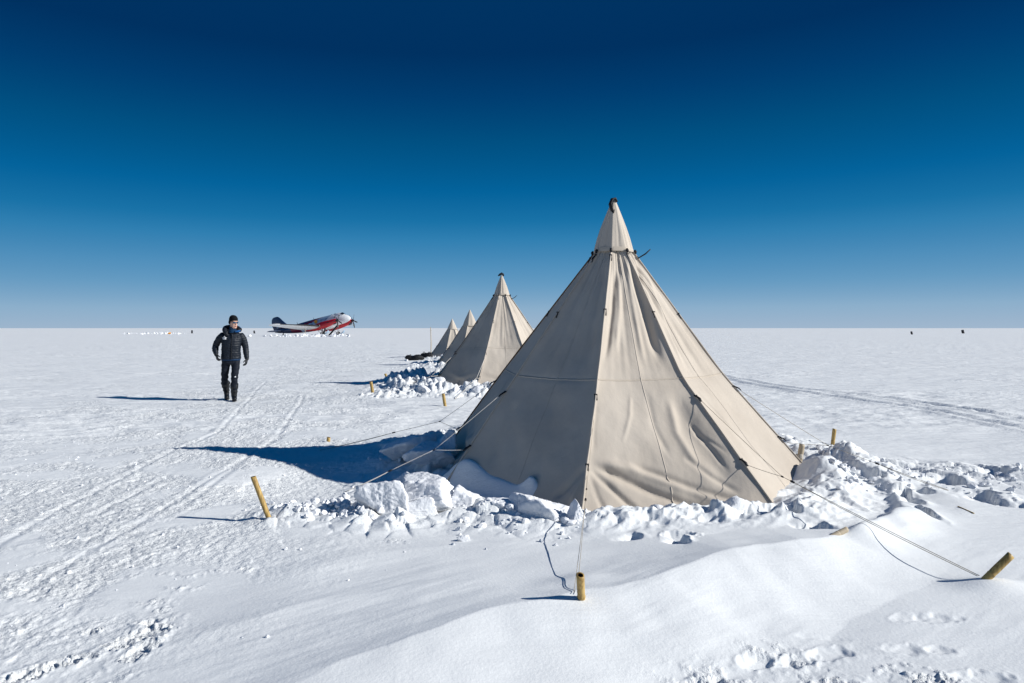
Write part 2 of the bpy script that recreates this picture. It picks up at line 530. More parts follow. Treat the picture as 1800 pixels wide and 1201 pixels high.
    h += .06 * np.where(d > 0, np.exp(-np.abs(d) / .3), np.exp(-np.abs(d) / 1.2)) * sstep(0, 1, p) * sstep(L, L - 1, p)
    # spur of blocks in front of the big tent's left corner
    for (qx, qy, z, s) in [(570, 898, .035, .3), (610, 895, .05, .26), (650, 908, .06, .25), (710, 915, .05, .25), (505, 905, .03, .3), (690, 775, .06, .25), (770, 800, .14, .28),
                           (660, 697, .05, .5), (705, 693, .08, .5), (745, 688, .10, .6), (735, 672, .12, .45), (690, 669, .05, .4)]:
        X, Y = at(qx, qy, z)
        k = np.exp(-((x - X) ** 2 + (y - Y) ** 2) / (s * s))
        h += z * k * (.4 + 1.0 * cells(x, y, .16, 131, 1.2, mask=k))
        rough = np.maximum(rough, k * .5)
    # flat under the tents
    for T in TENTS:
        dO = oct_d(x, y, T)
        h = np.where(dO < -.35, h * sstep(-.7, -.35, dO), h)
    # little tails of snow at the stakes
    for (qx, qy, z, s) in [(500, 905, .05, .12), (1030, 1046, .02, .10), (1745, 1028, .05, .12)]:
        X, Y = at(qx, qy, 0.02)
        h += z * np.exp(-((x - X) / (s * 1.8)) ** 2 - ((y - Y) / s) ** 2)
    h *= sstep(400, 100, r)
    return h, np.clip(rough, 0, 1)


def ground_all(x, y):
    h = np.zeros(x.shape); ro = np.zeros(x.shape)
    m = np.hypot(x, y) < 400
    h[m], ro[m] = ground_height(x[m], y[m])
    return h, ro


def gh(x, y):
    a, _ = ground_height(np.array([float(x)]), np.array([float(y)]))
    return float(a[0])


# ------------------------------------------------------------------ materials
def mat(name, col, rough=0.7, spec=0.3, metal=0.0):
    m = bpy.data.materials.new(name)
    m.use_nodes = True
    b = m.node_tree.nodes['Principled BSDF']
    b.inputs['Base Color'].default_value = (*col, 1)
    b.inputs['Roughness'].default_value = rough
    b.inputs['Specular IOR Level'].default_value = spec
    b.inputs['Metallic'].default_value = metal
    return m


def add_noise_color(m, c1, c2, scale, detail=4, coord='Object', stretch=(1, 1, 1), lo=.35, hi=.65):
    nt = m.node_tree; b = nt.nodes['Principled BSDF']
    tc = nt.nodes.new('ShaderNodeTexCoord')
    mp = nt.nodes.new('ShaderNodeMapping'); mp.inputs['Scale'].default_value = stretch
    nz = nt.nodes.new('ShaderNodeTexNoise'); nz.inputs['Scale'].default_value = scale; nz.inputs['Detail'].default_value = detail
    cr = nt.nodes.new('ShaderNodeValToRGB')
    cr.color_ramp.elements[0].position = lo; cr.color_ramp.elements[1].position = hi
    cr.color_ramp.elements[0].color = (*c1, 1); cr.color_ramp.elements[1].color = (*c2, 1)
    nt.links.new(tc.outputs[coord], mp.inputs[0]); nt.links.new(mp.outputs[0], nz.inputs[0])
    nt.links.new(nz.outputs[0], cr.inputs[0]); nt.links.new(cr.outputs[0], b.inputs['Base Color'])
    return m


def add_bump(m, scale, strength, dist, detail=4, coord='Object', stretch=(1, 1, 1), prev=None):
    nt = m.node_tree; b = nt.nodes['Principled BSDF']
    tc = nt.nodes.new('ShaderNodeTexCoord')
    mp = nt.nodes.new('ShaderNodeMapping'); mp.inputs['Scale'].default_value = stretch
    nz = nt.nodes.new('ShaderNodeTexNoise'); nz.inputs['Scale'].default_value = scale; nz.inputs['Detail'].default_value = detail
    bp = nt.nodes.new('ShaderNodeBump'); bp.inputs['Strength'].default_value = strength; bp.inputs['Distance'].default_value = dist
    nt.links.new(tc.outputs[coord], mp.inputs[0]); nt.links.new(mp.outputs[0], nz.inputs[0])
    nt.links.new(nz.outputs[0], bp.inputs['Height'])
    if prev is not None: nt.links.new(prev.outputs[0], bp.inputs['Normal'])
    nt.links.new(bp.outputs[0], b.inputs['Normal'])
    return bp


SNOW = (0.80, 0.815, 0.84)
M_snow = mat('snow_surface', SNOW, .75, .25)
nt = M_snow.node_tree
bs = nt.nodes['Principled BSDF']
geo = nt.nodes.new('ShaderNodeNewGeometry')
att = nt.nodes.new('ShaderNodeAttribute'); att.attribute_name = 'rough'
def _nz(scale, detail, stretch, rough_=.5):
    mp = nt.nodes.new('ShaderNodeMapping'); mp.inputs['Scale'].default_value = stretch
    mp.inputs['Rotation'].default_value = (0, 0, 0)
    nz = nt.nodes.new('ShaderNodeTexNoise'); nz.inputs['Scale'].default_value = scale
    nz.inputs['Detail'].default_value = detail; nz.inputs['Roughness'].default_value = rough_
    nt.links.new(geo.outputs['Position'], mp.inputs[0]); nt.links.new(mp.outputs[0], nz.inputs[0])
    return nz
n_fine = _nz(55, 3, (1, 1, 1), .6)
n_mid = _nz(26, 5, (1, 1, 1), .65)
n_far = _nz(1.6, 6, (.35, 1, 1), .65)
b1 = nt.nodes.new('ShaderNodeBump'); b1.inputs['Distance'].default_value = .0035; b1.inputs['Strength'].default_value = .55
nt.links.new(n_fine.outputs[0], b1.inputs['Height'])
b2 = nt.nodes.new('ShaderNodeBump'); b2.inputs['Distance'].default_value = .03
mm = nt.nodes.new('ShaderNodeMath'); mm.operation = 'MULTIPLY_ADD'; mm.inputs[1].default_value = .85; mm.inputs[2].default_value = .04
nt.links.new(att.outputs['Fac'], mm.inputs[0]); nt.links.new(mm.outputs[0], b2.inputs['Strength'])
nt.links.new(n_mid.outputs[0], b2.inputs['Height']); nt.links.new(b1.outputs[0], b2.inputs['Normal'])
b3 = nt.nodes.new('ShaderNodeBump'); b3.inputs['Distance'].default_value = .28; b3.inputs['Strength'].default_value = .5
dst = nt.nodes.new('ShaderNodeVectorMath'); dst.operation = 'LENGTH'
nt.links.new(geo.outputs['Position'], dst.inputs[0])
mr = nt.nodes.new('ShaderNodeMapRange'); mr.inputs['From Min'].default_value = 5; mr.inputs['From Max'].default_value = 16
mr.inputs['To Min'].default_value = .06; mr.inputs['To Max'].default_value = .50
nt.links.new(dst.outputs['Value'], mr.inputs['Value']); nt.links.new(mr.outputs[0], b3.inputs['Strength'])
nt.links.new(n_far.outputs[0], b3.inputs['Height']); nt.links.new(b2.outputs[0], b3.inputs['Normal'])
mps = nt.nodes.new('ShaderNodeMapping'); mps.inputs['Rotation'].default_value = (0, 0, rad(-37)); mps.inputs['Scale'].default_value = (.10, 1, 1)
n_s = nt.nodes.new('ShaderNodeTexNoise'); n_s.inputs['Scale'].default_value = 22; n_s.inputs['Detail'].default_value = 4; n_s.inputs['Distortion'].default_value = .6
nt.links.new(geo.outputs['Position'], mps.inputs[0]); nt.links.new(mps.outputs[0], n_s.inputs[0])
n_k = _nz(.8, 2, (1, 1, 1))
mk_ = nt.nodes.new('ShaderNodeMapRange'); mk_.inputs['From Min'].default_value = .45; mk_.inputs['From Max'].default_value = .65; mk_.inputs['To Max'].default_value = .5
nt.links.new(n_k.outputs[0], mk_.inputs['Value'])
b4 = nt.nodes.new('ShaderNodeBump'); b4.inputs['Distance'].default_value = .010
nt.links.new(mk_.outputs[0], b4.inputs['Strength']); nt.links.new(n_s.outputs[0], b4.inputs['Height']); nt.links.new(b3.outputs[0], b4.inputs['Normal'])
nt.links.new(b4.outputs[0], bs.inputs['Normal'])
# packed and loose snow differ a little in whiteness
n_c = _nz(.9, 6, (.5, 1, 1), .6)
crs = nt.nodes.new('ShaderNodeValToRGB')
crs.color_ramp.elements[0].position = .3; crs.color_ramp.elements[1].position = .7
crs.color_ramp.elements[0].color = (.788, .803, .808, 1); crs.color_ramp.elements[1].color = (.845, .860, .860, 1)
nt.links.new(n_c.outputs[0], crs.inputs[0]); nt.links.new(crs.outputs[0], bs.inputs['Base Color'])

M_block = mat('snow_block', (.79, .80, .825), .8, .2)
bb = add_bump(M_block, 9, .6, .05, 5)
add_bump(M_block, 45, .6, .008, 4, prev=bb)

M_canvas = mat('tent_canvas', (.56, .49, .41), .9, .12)
add_noise_color(M_canvas, (.470, .412, .348), (.535, .474, .404), 1.6, 6)
bb = add_bump(M_canvas, 5.0, .42, .03, 6, stretch=(1, 1, .5))
add_bump(M_canvas, 420, .25, .0012, 2, prev=bb)
M_canvas2 = mat('tent_seam', (.50, .435, .36), .9, .1)
M_black = mat('black_webbing', (.012, .012, .015), .6, .3)
M_cord = mat('guy_cord', (.42, .36, .27), .8, .2)
M_cordw = mat('pale_cord', (.62, .58, .52), .8, .2)
M_bamboo = mat('bamboo', (.42, .27, .07), .5, .35)
add_noise_color(M_bamboo, (.24, .145, .045), (.50, .34, .115), 14, 6, stretch=(5, 5, .7), lo=.3, hi=.62)
add_bump(M_bamboo, 60, .3, .002, 3, stretch=(3, 3, .3))
M_bamboo_pale = mat('weathered_bamboo', (.46, .38, .27), .6, .3)
M_bin = mat('bamboo_inside', (.06, .035, .02), .9, .1)
M_brown = mat('brown_hem', (.20, .11, .06), .8, .2)


# ------------------------------------------------------------------ ground
def build_ground():
    ang = np.concatenate([np.linspace(-42, 42, 1080), np.linspace(44, 316, 90)[1:-1]])
    ang = np.radians(90 - ang)
    rs = [0.25]
    while rs[-1] < 1.9: rs.append(rs[-1] * 1.06 + .01)
    while rs[-1] < 14: rs.append(rs[-1] + max(.007, .0036 * rs[-1]))
    while rs[-1] < 33: rs.append(rs[-1] * 1.0052)
    while rs[-1] < 60: rs.append(rs[-1] * 1.008)
    while rs[-1] < 30000: rs.append(rs[-1] * 1.05)
    rs = np.array(rs)
    nr, na = len(rs), len(ang)
    R, A = np.meshgrid(rs, ang, indexing='ij')
    X = R * np.cos(A); Y = R * np.sin(A)
    H, RO = ground_all(X.ravel(), Y.ravel())
    co = np.stack([X.ravel(), Y.ravel(), H], 1)
    co = np.vstack([co, [[0, 0, 0]]]).astype(np.float32)
    RO = np.append(RO, 0).astype(np.float32)
    i = np.arange(nr - 1)[:, None]; j = np.arange(na)[None, :]
    j2 = (j + 1) % na
    q = np.stack([i * na + j, i * na + j2, (i + 1) * na + j2, (i + 1) * na + j], -1).reshape(-1, 4)
    # angles run clockwise: flip so normals face up
    c = nr * na
    jj = np.arange(na)
    tri = np.stack([np.full(na, c), (jj + 1) % na, jj], 1)
    me = bpy.data.meshes.new('snow_field')
    nq, ntr = len(q), len(tri)
    me.vertices.add(len(co)); me.vertices.foreach_set('co', co.ravel())
    me.loops.add(nq * 4 + ntr * 3)
    me.loops.foreach_set('vertex_index', np.concatenate([q.ravel(), tri.ravel()]).astype(np.int32))
    me.polygons.add(nq + ntr)
    me.polygons.foreach_set('loop_start', np.concatenate([np.arange(nq) * 4, nq * 4 + np.arange(ntr) * 3]).astype(np.int32))
    me.polygons.foreach_set('use_smooth', np.ones(nq + ntr, dtype=bool))
    me.update(calc_edges=True)
    if me.polygons[1000].normal.z < 0:
        me.flip_normals()
    a = me.attributes.new('rough', 'FLOAT', 'POINT')
    a.data.foreach_set('value', RO)
    me.materials.append(M_snow)
    o = bpy.data.objects.new('snow_ground', me)
    COL.objects.link(o)
    tag(o, kind='structure')
    print('ground verts', len(co))


build_ground()


# ------------------------------------------------------------------ tents
def rib_r(T, k, z):
    R, rc, zc, s = T['R'], T['rc'], T['zc'], T['s']
    if 'seam_r' in T: rs = T['seam_r'][k % 8]
    else: rs = rc + (R - rc) * (1 - 1.1 * s / zc) * .93
    zs = 1.1 * s
    Rk = T['base_r'][k % 8] if 'base_r' in T else R
    if z >= zs: t = (z - zs) / (zc - zs); return rs + (rc - rs) * t
    t = z / zs
    return Rk + (rs - Rk) * t


def rib_p(T, k, z):
    a = rad(T['a0'] + 45 * k)
    # round the break at the seam a little
    e = .08
    r = (rib_r(T, k, min(z + e, T['zc'])) + rib_r(T, k, z) + rib_r(T, k, z - e)) / 3 if z < T['zc'] - e else rib_r(T, k, z)
    return Vector((T['c'][0] + r * math.cos(a), T['c'][1] + r * math.sin(a), z))


TENTS[0]['seam_r'] = [1.27, 1.12, 1.20, 1.28, 1.28, 1.30, 1.32, 1.30]
TENTS[0]['base_r'] = [2.25, 2.30, 2.15, 2.15, 2.15, 2.15, 2.15, 2.15]


def panel_uv(T, k, px, py):
    """pixel -> (u, z) on the flat panel k of tent T"""
    P0, P1, P2 = rib_p(T, k, 0), rib_p(T, k + 1, 0), rib_p(T, k, 2.2)
    n = (P1 - P0).cross(P2 - P0)
    o = Vector((0, 0, CAMH)); d = Vector(((px - 900) / FPX, 1, -(py - HOR) / FPX))
    t = (P0 - o).dot(n) / d.dot(n)
    p = o + d * t
    z = p.z
    A, B = rib_p(T, k, z), rib_p(T, k + 1, z)
    u = (p - A).dot(B - A) / (B - A).length_squared
    return u, z


FOLDS0 = [  # panel 0 (front): pixel polyline, width, depth
    ([(1113, 455), (1126, 500), (1143, 550), (1160, 600), (1176, 640)], .045, -.055),
    ([(1100, 450), (1112, 510), (1128, 570), (1145, 640)], .035, .022),
    ([(1082, 470), (1081, 540), (1076, 600), (1068, 645)], .030, -.035),
    ([(1092, 470), (1094, 540), (1092, 620)], .03, .018),
    ([(1034, 820), (1068, 850), (1108, 885), (1140, 905)], .030, -.035),
    ([(1036, 816), (1090, 836), (1160, 866), (1230, 890), (1300, 905)], .040, -.050),
    ([(1040, 812), (1110, 822), (1180, 846), (1260, 874), (1335, 896)], .045, .035),
    ([(1110, 815), (1170, 836), (1240, 862), (1330, 890)], .035, -.040),
    ([(1036, 830), (1050, 870), (1066, 905)], .025, -.02),
    ([(1196, 690), (1222, 750), (1262, 812), (1318, 872)], .12, -.042),
    ([(1222, 740), (1262, 790), (1290, 830)], .02, -.018),
    ([(1190, 700), (1200, 760), (1240, 830)], .04, .02),
    ([(1056, 700), (1048, 760), (1046, 800)], .022, -.016),
    ([(1230, 760), (1262, 778), (1290, 800)], .015, -.012),
    ([(1210, 800), (1260, 838), (1310, 868)], .03, -.02),
    ([(1120, 690), (1116, 730), (1100, 780)], .02, .008),
    ([(1150, 690), (1160, 750), (1190, 810)], .03, -.01),
]
FOLDSM1 = [  # panel 7 (shaded left)
    ([(1028, 818), (1000, 850), (968, 880)], .035, -.03),
    ([(1029, 830), (1010, 870), (1000, 900)], .025, .03),
    ([(1030, 840), (1022, 880), (1016, 905)], .02, -.03),
    ([(905, 700), (880, 760), (850, 820)], .05, -.02),
    ([(1062, 460), (1040, 560), (1020, 650)], .05, -.02),
]
FOLDS1 = [
    ([(1110, 450), (1160, 550), (1210, 650)], .035, -.03),
    ([(1125, 470), (1180, 560), (1240, 660)], .04, .02),
    ([(1230, 680), (1290, 760), (1350, 850)], .05, .025),
    ([(1240, 670), (1300, 740), (1370, 820)], .03, -.012),
]


class Tent:
    def __init__(s, T, seed, hero=False):
        s.T = T; s.seed = seed; s.hero = hero
        s.folds = {}
        if hero:
            for k, F in ((0, FOLDS0), (7, FOLDSM1), (1, FOLDS1)):
                L = []
                for poly, w, d in F:
                    L.append(([panel_uv(T, k, *p) for p in poly], w, d))
                s.folds[k] = L
    def width(s, z):
        return 2 * rib_r(s.T, 0, z) * math.sin(rad(22.5))
    def grid(s, k, U, Z):
        """U, Z arrays -> points (n,3)"""
        T = s.T; sc_ = T['s']
        zs = np.unique(Z)
        A = np.array([rib_p(T, k, z) for z in zs]); B = np.array([rib_p(T, k + 1, z) for z in zs])
        idx = np.searchsorted(zs, Z)
        A = A[idx]; B = B[idx]
        w = np.linalg.norm(B - A, axis=1)
        a = rad(T['a0'] + 22.5 + 45 * k)
        nh = np.array([math.cos(a), math.sin(a), .55]); nh /= np.linalg.norm(nh)
        up = sstep(.9 * sc_, 1.5 * sc_, Z)
        sag = -(0.036 * (1 - up) + .062 * up) * w * np.sin(np.pi * U) ** 1.0
        dl = U * w; dr = (1 - U) * w
        pleat = -.011 * sc_ * (1 - np.exp(-dl / .02)) * (1 - np.exp(-dr / .02))
        disp = sag + pleat
        sx = (U - .5) * w; tz = Z * 1.25
        env = np.sin(np.pi * np.clip(U, 0, 1)) ** .6
        # long soft pleats falling from the collar
        g = gn(U * 5 + k * 3.7, Z * .6 + s.seed, s.seed) * .022 * sc_ * up
        g += gn(U * 11 + k * 2.1, Z * .9 + s.seed, s.seed + 3) * .009 * sc_ * up
        # slack cloth below the seam
        lo = 1 - up
        g += gn(sx * 2.2 + k * 5 + tz * 1.1, tz * 1.3 - sx * .8, s.seed + 5) * .020 * sc_ * lo
        g += gn(sx * 7 + k * 5 + tz * 3, tz * 4 - sx * 3, s.seed + 6) * .004 * sc_
        disp += g * env
        if k not in s.folds:   # two swags from the lower tab
            for q, (u0, dd) in enumerate(((0, 1), (1, -1))):
                uu = U if q == 0 else 1 - U
                zc = .42 * sc_ - .28 * sc_ * uu * 1.2
                disp += (-.03 * np.exp(-((Z - zc) / .05) ** 2) + .02 * np.exp(-((Z - zc - .1) / .05) ** 2)) * np.sin(np.pi * np.clip(uu, 0, 1)) * sc_ * (.7 if k % 2 else 1)
        for poly, fw, fd in s.folds.get(k, []):
            pts = []
            for (u, z) in poly:
                wz = 2 * rib_r(T, k, z) * math.sin(rad(22.5))
                pts.append(((u - .5) * wz, z * 1.25))
            d, p, L = polyd(sx, tz, pts)
            tt = p / L
            f = np.exp(-(d / fw) ** 2) * sstep(-.02, .18, tt) * sstep(1.03, .75, tt)
            disp += fd * f * np.minimum(1, env * 1.6)
        # the horizontal seam pulls the cloth in slightly
        disp += -.006 * np.exp(-((Z - 1.1 * sc_) / .03) ** 2) * env
        P = A * (1 - U)[:, None] + B * U[:, None] + nh[None, :] * disp[:, None]
        return P
    def pt(s, k, u, z, off=0.0):
        p = s.grid(k, np.array([u]), np.array([z]))[0]
        a = rad(s.T['a0'] + 22.5 + 45 * k)
        n = Vector((math.cos(a), math.sin(a), .7)).normalized()
        return Vector(p) + n * off


def ribbon(tn, k, path, wid, off=.004):
    """thin stitched band lying on the cloth; path: list of (u,z)"""
    V = []; F = []
    P = [tn.pt(k, u, z, off) for u, z in path]
    a = rad(tn.T['a0'] + 22.5 + 45 * k)
    n = Vector((math.cos(a), math.sin(a), .7)).normalized()
    for i, p in enumerate(P):
        t = (P[min(i + 1, len(P) - 1)] - P[max(i - 1, 0)]).normalized()
        sd = t.cross(n).normalized()
        V += [p - sd * wid / 2 - n * .006, p - sd * wid / 2, p + sd * wid / 2, p + sd * wid / 2 - n * .006]
    for i in range(len(P) - 1):
        for q in range(3):
            F.append((i * 4 + q, i * 4 + q + 1, (i + 1) * 4 + q + 1, (i + 1) * 4 + q))
    return V, F


def build_tent(i, label, hero=False, nu=40, nz=60):
    T = TENTS[i]; sc_ = T['s']
    tn = Tent(T, 200 + 13 * i, hero)
    cx, cy = T['c']
    root = empty('pyramid_tent', (cx, cy, 0))
    tag(root, label, 'tent', 'row of canvas tents pitched on the snow')
    # --- walls: one continuous octagonal cloth
    zs = np.concatenate([np.linspace(-.12, T['zc'], nz)])
    V = []; F = []
    nring = nu * 8
    for k in range(8):
        us = np.linspace(0, 1, nu + 1)[:-1]
        UU, ZZ = np.meshgrid(us, zs, indexing='ij')
        P = tn.grid(k, UU.ravel(), ZZ.ravel())
        V.append(P)
    V = np.vstack(V)                       # index = (k*nu+iu)*nz + iz
    for c in range(nring):
        c2 = (c + 1) % nring
        for z in range(nz - 1):
            F.append((c * nz + z, c2 * nz + z, c2 * nz + z + 1, c * nz + z + 1))
    mk('canvas_wall', V, F, M_canvas, root)
    # --- cap: pleated cone overlapping the top
    ncap = 96 if hero else 48
    lev = [0, .03, .1, .25, .45, .65, .82, .93, 1.0]
    rings = []
    z0 = T['zc'] - .012 * sc_
    for t in lev:
        z = z0 + (T['H'] - z0) * t
        rr = (T['rc'] + .014 * sc_) * (1 - t) ** 1.0 + .022 * sc_ * t + .010 * sc_ * math.sin(math.pi * t)
        ring = []
        for j in range(ncap):
            a = 2 * math.pi * j / ncap
            kk = ((math.degrees(a) - T['a0']) % 45) / 45
            oc = 1 - .055 * math.sin(math.pi * kk)      # eight sides
            f = mnoise.noise(Vector((math.cos(a) * 4, math.sin(a) * 4, z * .7 + i)))
            f2 = mnoise.noise(Vector((math.cos(a) * 9, math.sin(a) * 9, z * 1.1 + 4 * i)))
            r_ = rr * (oc + (.16 * f + .08 * f2) * math.sin(math.pi * min(1, .18 + t * .9)))
            ring.append((cx + r_ * math.cos(a), cy + r_ * math.sin(a), z + .008 * f))
        rings.append(ring)
    mb = MB().rings(rings)
    cap = mb.build('cap', M_canvas, root)
    # folded hem at the cap's lower edge
    mb = MB()
    hem = []
    for (zz, dr) in ((z0 - .004, .004), (z0 + .02 * sc_, .006), (z0 + .045 * sc_, .002)):
        t = (zz - z0) / (T['H'] - z0)
        rr = (T['rc'] + .014 * sc_) * (1 - t) + .022 * t + .01 * math.sin(math.pi * max(t, 0)) + dr
        hem.append([(cx + rr * (1 - .055 * math.sin(math.pi * ((math.degrees(2 * math.pi * j / 64) - T['a0']) % 45) / 45)) * math.cos(2 * math.pi * j / 64),
                     cy + rr * (1 - .055 * math.sin(math.pi * ((math.degrees(2 * math.pi * j / 64) - T['a0']) % 45) / 45)) * math.sin(2 * math.pi * j / 64), zz) for j in range(64)])
    mb.rings(hem, caps=False)
    mb.build('hem', M_canvas2, cap)
    # --- black strap looped over the tip
    if i < 2:
        H = T['H']; mb = MB()
        if hero:
            pts = [(cx + .035, cy - .02, H - .02), (cx + .012, cy - .03, H + .018), (cx - .025, cy - .04, H + .006), (cx - .048, cy - .06, H - .05), (cx - .035, cy - .075, H - .11),
                   (cx - .012, cy - .085, H - .155), (cx - .005, cy - .07, H - .12)]
            mb.tube(pts, [.016, .024, .030, .030, .026, .016, .010], 10, flat=.6)
        else:
            pts = [(cx - .10, cy - .02, H - .015), (cx - .05, cy - .02, H + .02), (cx, cy, H + .05), (cx + .04, cy, H + .03), (cx + .05, cy, H - .02)]
            mb.tube(pts, [.015, .03, .035, .03, .02], 8)
        mb.build('hanging_strap', M_black, root)
    # --- rib piping + seams
    seg = 60 if hero else 24
    for k in range(8):
        mb = MB()
        pts = [rib_p(T, k, z) for z in np.linspace(-.05, T['zc'] - .02, seg)]
        a = rad(T['a0'] + 45 * k)
        o = Vector((math.cos(a), math.sin(a), .6)).normalized()
        wob = [p + o * .003 + Vector((-math.sin(a), math.cos(a), 0)) * .006 * mnoise.noise(Vector((p.z * 4, k, i))) for p in pts]
        mb.tube(wob, .0085 * (1 if hero else 1.2), 6)
        mb.build('corner_seam', M_canvas if k != 6 else M_brown, root)
    if i < 2:
        for k in range(8):
            v, f = ribbon(tn, k, [(u, 1.1 * sc_) for u in np.linspace(.01, .99, 40 if hero else 14)], .016, .003)
            mk('horizontal_seam', v, f, M_canvas2, root)
        for k in ((0, 1, 7, 6, 2) if hero else (0, 1, 7)):
            v, f = ribbon(tn, k, [(.5 + .03 * (.5 if k == 0 else -.5) * math.sin(z), z) for z in np.linspace(0.05, 2.4, 60 if hero else 20)], .010, .002)
            mk('panel_seam', v, f, M_canvas, root)
    # --- tabs on the ribs, tape at the collar
    zt = [2.42, 1.78, .95, .40] if i < 2 else [1.0 * sc_, .45 * sc_]
    mbs = {}
    for k in range(8):
        a = rad(T['a0'] + 45 * k)
        od = Vector((math.cos(a), math.sin(a), 0)); sd = Vector((-math.sin(a), math.cos(a), 0))
        for q, z in enumerate(zt):
            zz = z + .02 * math.sin(k * 2.1 + q * 1.3)
            p = rib_p(T, k, zz) + od * .012
            guy = q >= len(zt) - 2
            mb = MB()
            ln = .09 if guy else .10
            if guy:
                e = p + od * ln * .8 + Vector((0, 0, -ln * .55))
                if k == 0: e = p + od * .01 + Vector((0, 0, -ln))
            elif k == 2 and q == 0:
                e = p + od * .13 + Vector((0, 0, .10))
            elif k == 7 and q == 0:
                e = p + od * .05 + Vector((0, 0, -.09))
            else:
                e = p + od * .012 - Vector((0, 0, ln))
            md_ = (p + e) / 2 + od * .01 + sd * .004
            mb.tube([p - od * .01, md_, e], [.014, .017, .011], 6, flat=.5)
            mb.tube([p + sd * .016 - od * .006, p - sd * .016 - od * .006], .009, 6)
            tab = mb.build('fastening_tab', M_black, root)
        if i < 2:   # collar toggles
            p = Vector((cx, cy, z0)) + od * (T['rc'] + .024)
            mb = MB()
            mb.tube([p + Vector((0, 0, .02)), p + od * .012, p + Vector((0, 0, -.025)) + od * .012], [.012, .017, .009], 7)
            mb.build('cap_toggle', M_black, root)
    return root, tn


tent1, tn1 = build_tent(0, 'tall beige canvas tent nearest the camera, the largest of the row', True, nu=110, nz=230)
tent2, tn2 = build_tent(1, 'second beige canvas tent from the camera, partly behind the nearest one', False, 40, 80)
tent3, tn3 = build_tent(2, 'third tent of the row, mostly hidden behind the second tent\'s left slope', False, 20, 40)
tent4, tn4 = build_tent(3, 'farthest and smallest tent at the left end of the row beside the thin pole', False, 20, 40)


# ------------------------------------------------------------------ guy lines
def line_pts(a, b, sag=.0, n=8):
    a, b = Vector(a), Vector(b)
    return [a.lerp(b, t / n) - Vector((0, 0, sag * 4 * (t / n) * (1 - t / n))) for t in range(n + 1)]


def guy(T, k, root, zt, join, end, m=M_cord, r=.0035, double=True, clip=.35):
    """two cords from the tabs of rib k to a join, then a doubled line to the stake"""
    a = rad(T['a0'] + 45 * k); od = Vector((math.cos(a), math.sin(a), 0))
    mb = MB()
    join = Vector(join); end = Vector(end)
    for z in zt:
        off = .072 if k else .02
        p = rib_p(T, k, z) + od * off + Vector((0, 0, -.045 if k else -.08))
        mb.tube(line_pts(p, join, .004), r, 5)
    dr = (end - join)
    sd = dr.cross(Vector((0, 0, 1))).normalized()
    c = join + dr * clip
    mb.tube(line_pts(join, c), r, 5)
    mb.tube(line_pts(c, end, .004), r, 5)
    if double:
        mb.tube(line_pts(c, end + sd * .018, .012), r, 5)
    g = mb.build('guy_line', m, root)
    mb = MB()
    dn = dr.normalized()
    mb.tube([c - dn * .02, c + dn * .02], .009, 6)
    mb.tube([join - dn * .012, join + dn * .012], .007, 6)
    mb.build('line_tensioner', M_black, g)
    return g


def gp(px, py, z):
    X, Y = at(px, py, z); return Vector((X, Y, z))


T1 = TENTS[0]
# stake positions (bases)
S_left = gp(473, 912, .03); S_near = Vector((*at(1022, 1048, gh(*at(1022, 1046, .12))), 0)); S_right = gp(1725, 1026, .02)
S_near.z = gh(S_near.x, S_near.y)
guy(T1, 0, tent1, (.95, .40), atD(1031, 860, 5.80), S_near + Vector((-.02, .03, .02)), M_cord, .0017, clip=.15)
guy(T1, 1, tent1, (.95, .40), atD(1375, 838, 5.80), S_right + Vector((-.005, .01, .045)), M_cord, .0024, clip=.07)
e2 = gp(1668, 862, .12)
guy(T1, 2, tent1, (.95, .40), atD(1455, 783, 7.35), e2, M_cord, .0024, clip=.45)
guy(T1, 7, tent1, (.95, .40), atD(763, 791, 6.95), gp(605, 866, .01), M_cordw, .0030, clip=.50)
guy(T1, 6, tent1, (.95, .40), atD(773, 741, 8.75), gp(562, 792, .01), M_cord, .0026, clip=.38)
guy(T1, 5, tent1, (.95, .40), (.1, 10.2, .35), (-.7, 11.2, .0), M_cord, .003)
T2 = TENTS[1]
guy(T2, 0, tent2, (.95, .40), atD(838, 664, 16.5), Vector((*at(800, 702, .05), .05)), M_cordw, .006)
guy(T2, 7, tent2, (.95, .40), atD(757, 662, 17.6), gp(686, 686, .03), M_cordw, .006)


# ------------------------------------------------------------------ bamboo stakes
def stake(base, top, r, label, m=None, hollow=True, extra=.12, inner=True):
    base = Vector(base); top = Vector(top)
    ax = (top - base).normalized()
    root_l = base
    L = (top - base).length
    st = base - ax * extra
    mb = MB()
    n = 20
    a = ax.cross(Vector((0, 1, 0))).normalized(); b = ax.cross(a)
    def ring(t, rr, slant=0.0):
        return [st + ax * (t + slant * math.cos(2 * math.pi * k / n)) + (a * math.cos(2 * math.pi * k / n) + b * math.sin(2 * math.pi * k / n)) * rr for k in range(n)]
    tot = L + extra
    node = tot * random.uniform(.45, .6)
    R = []
    for t in np.linspace(0, 1, 14):
        tt = t * tot
        R.append((tt, r * (1 + .02 * math.sin(tt * 30))))
    R += [(node - .006, r), (node, r * 1.10), (node + .006, r * .97)]
    R.sort()
    rg = [ring(t, q) for t, q in R[:-1]] + [ring(tot, r, .004)]
    rg += [ring(tot, r * .72, .004)]
    mb.rings(rg, 0, caps=False)
    mb.rings([ring(tot, r * .72, .004), ring(tot - .08, r * .68)], 1, caps=False)
    mb.add(ring(tot - .08, r * .69), [tuple(range(n))], 1)
    o = mk('bamboo_stake', [v - base for v in mb.v], mb.f, [m or M_bamboo, M_bin], None, True, mb.m)
    o.location = base
    tag(o, label, 'stake', 'bamboo stakes anchoring the guy lines')
    return o


def topat(px, py, D): return atD(px, py, D)


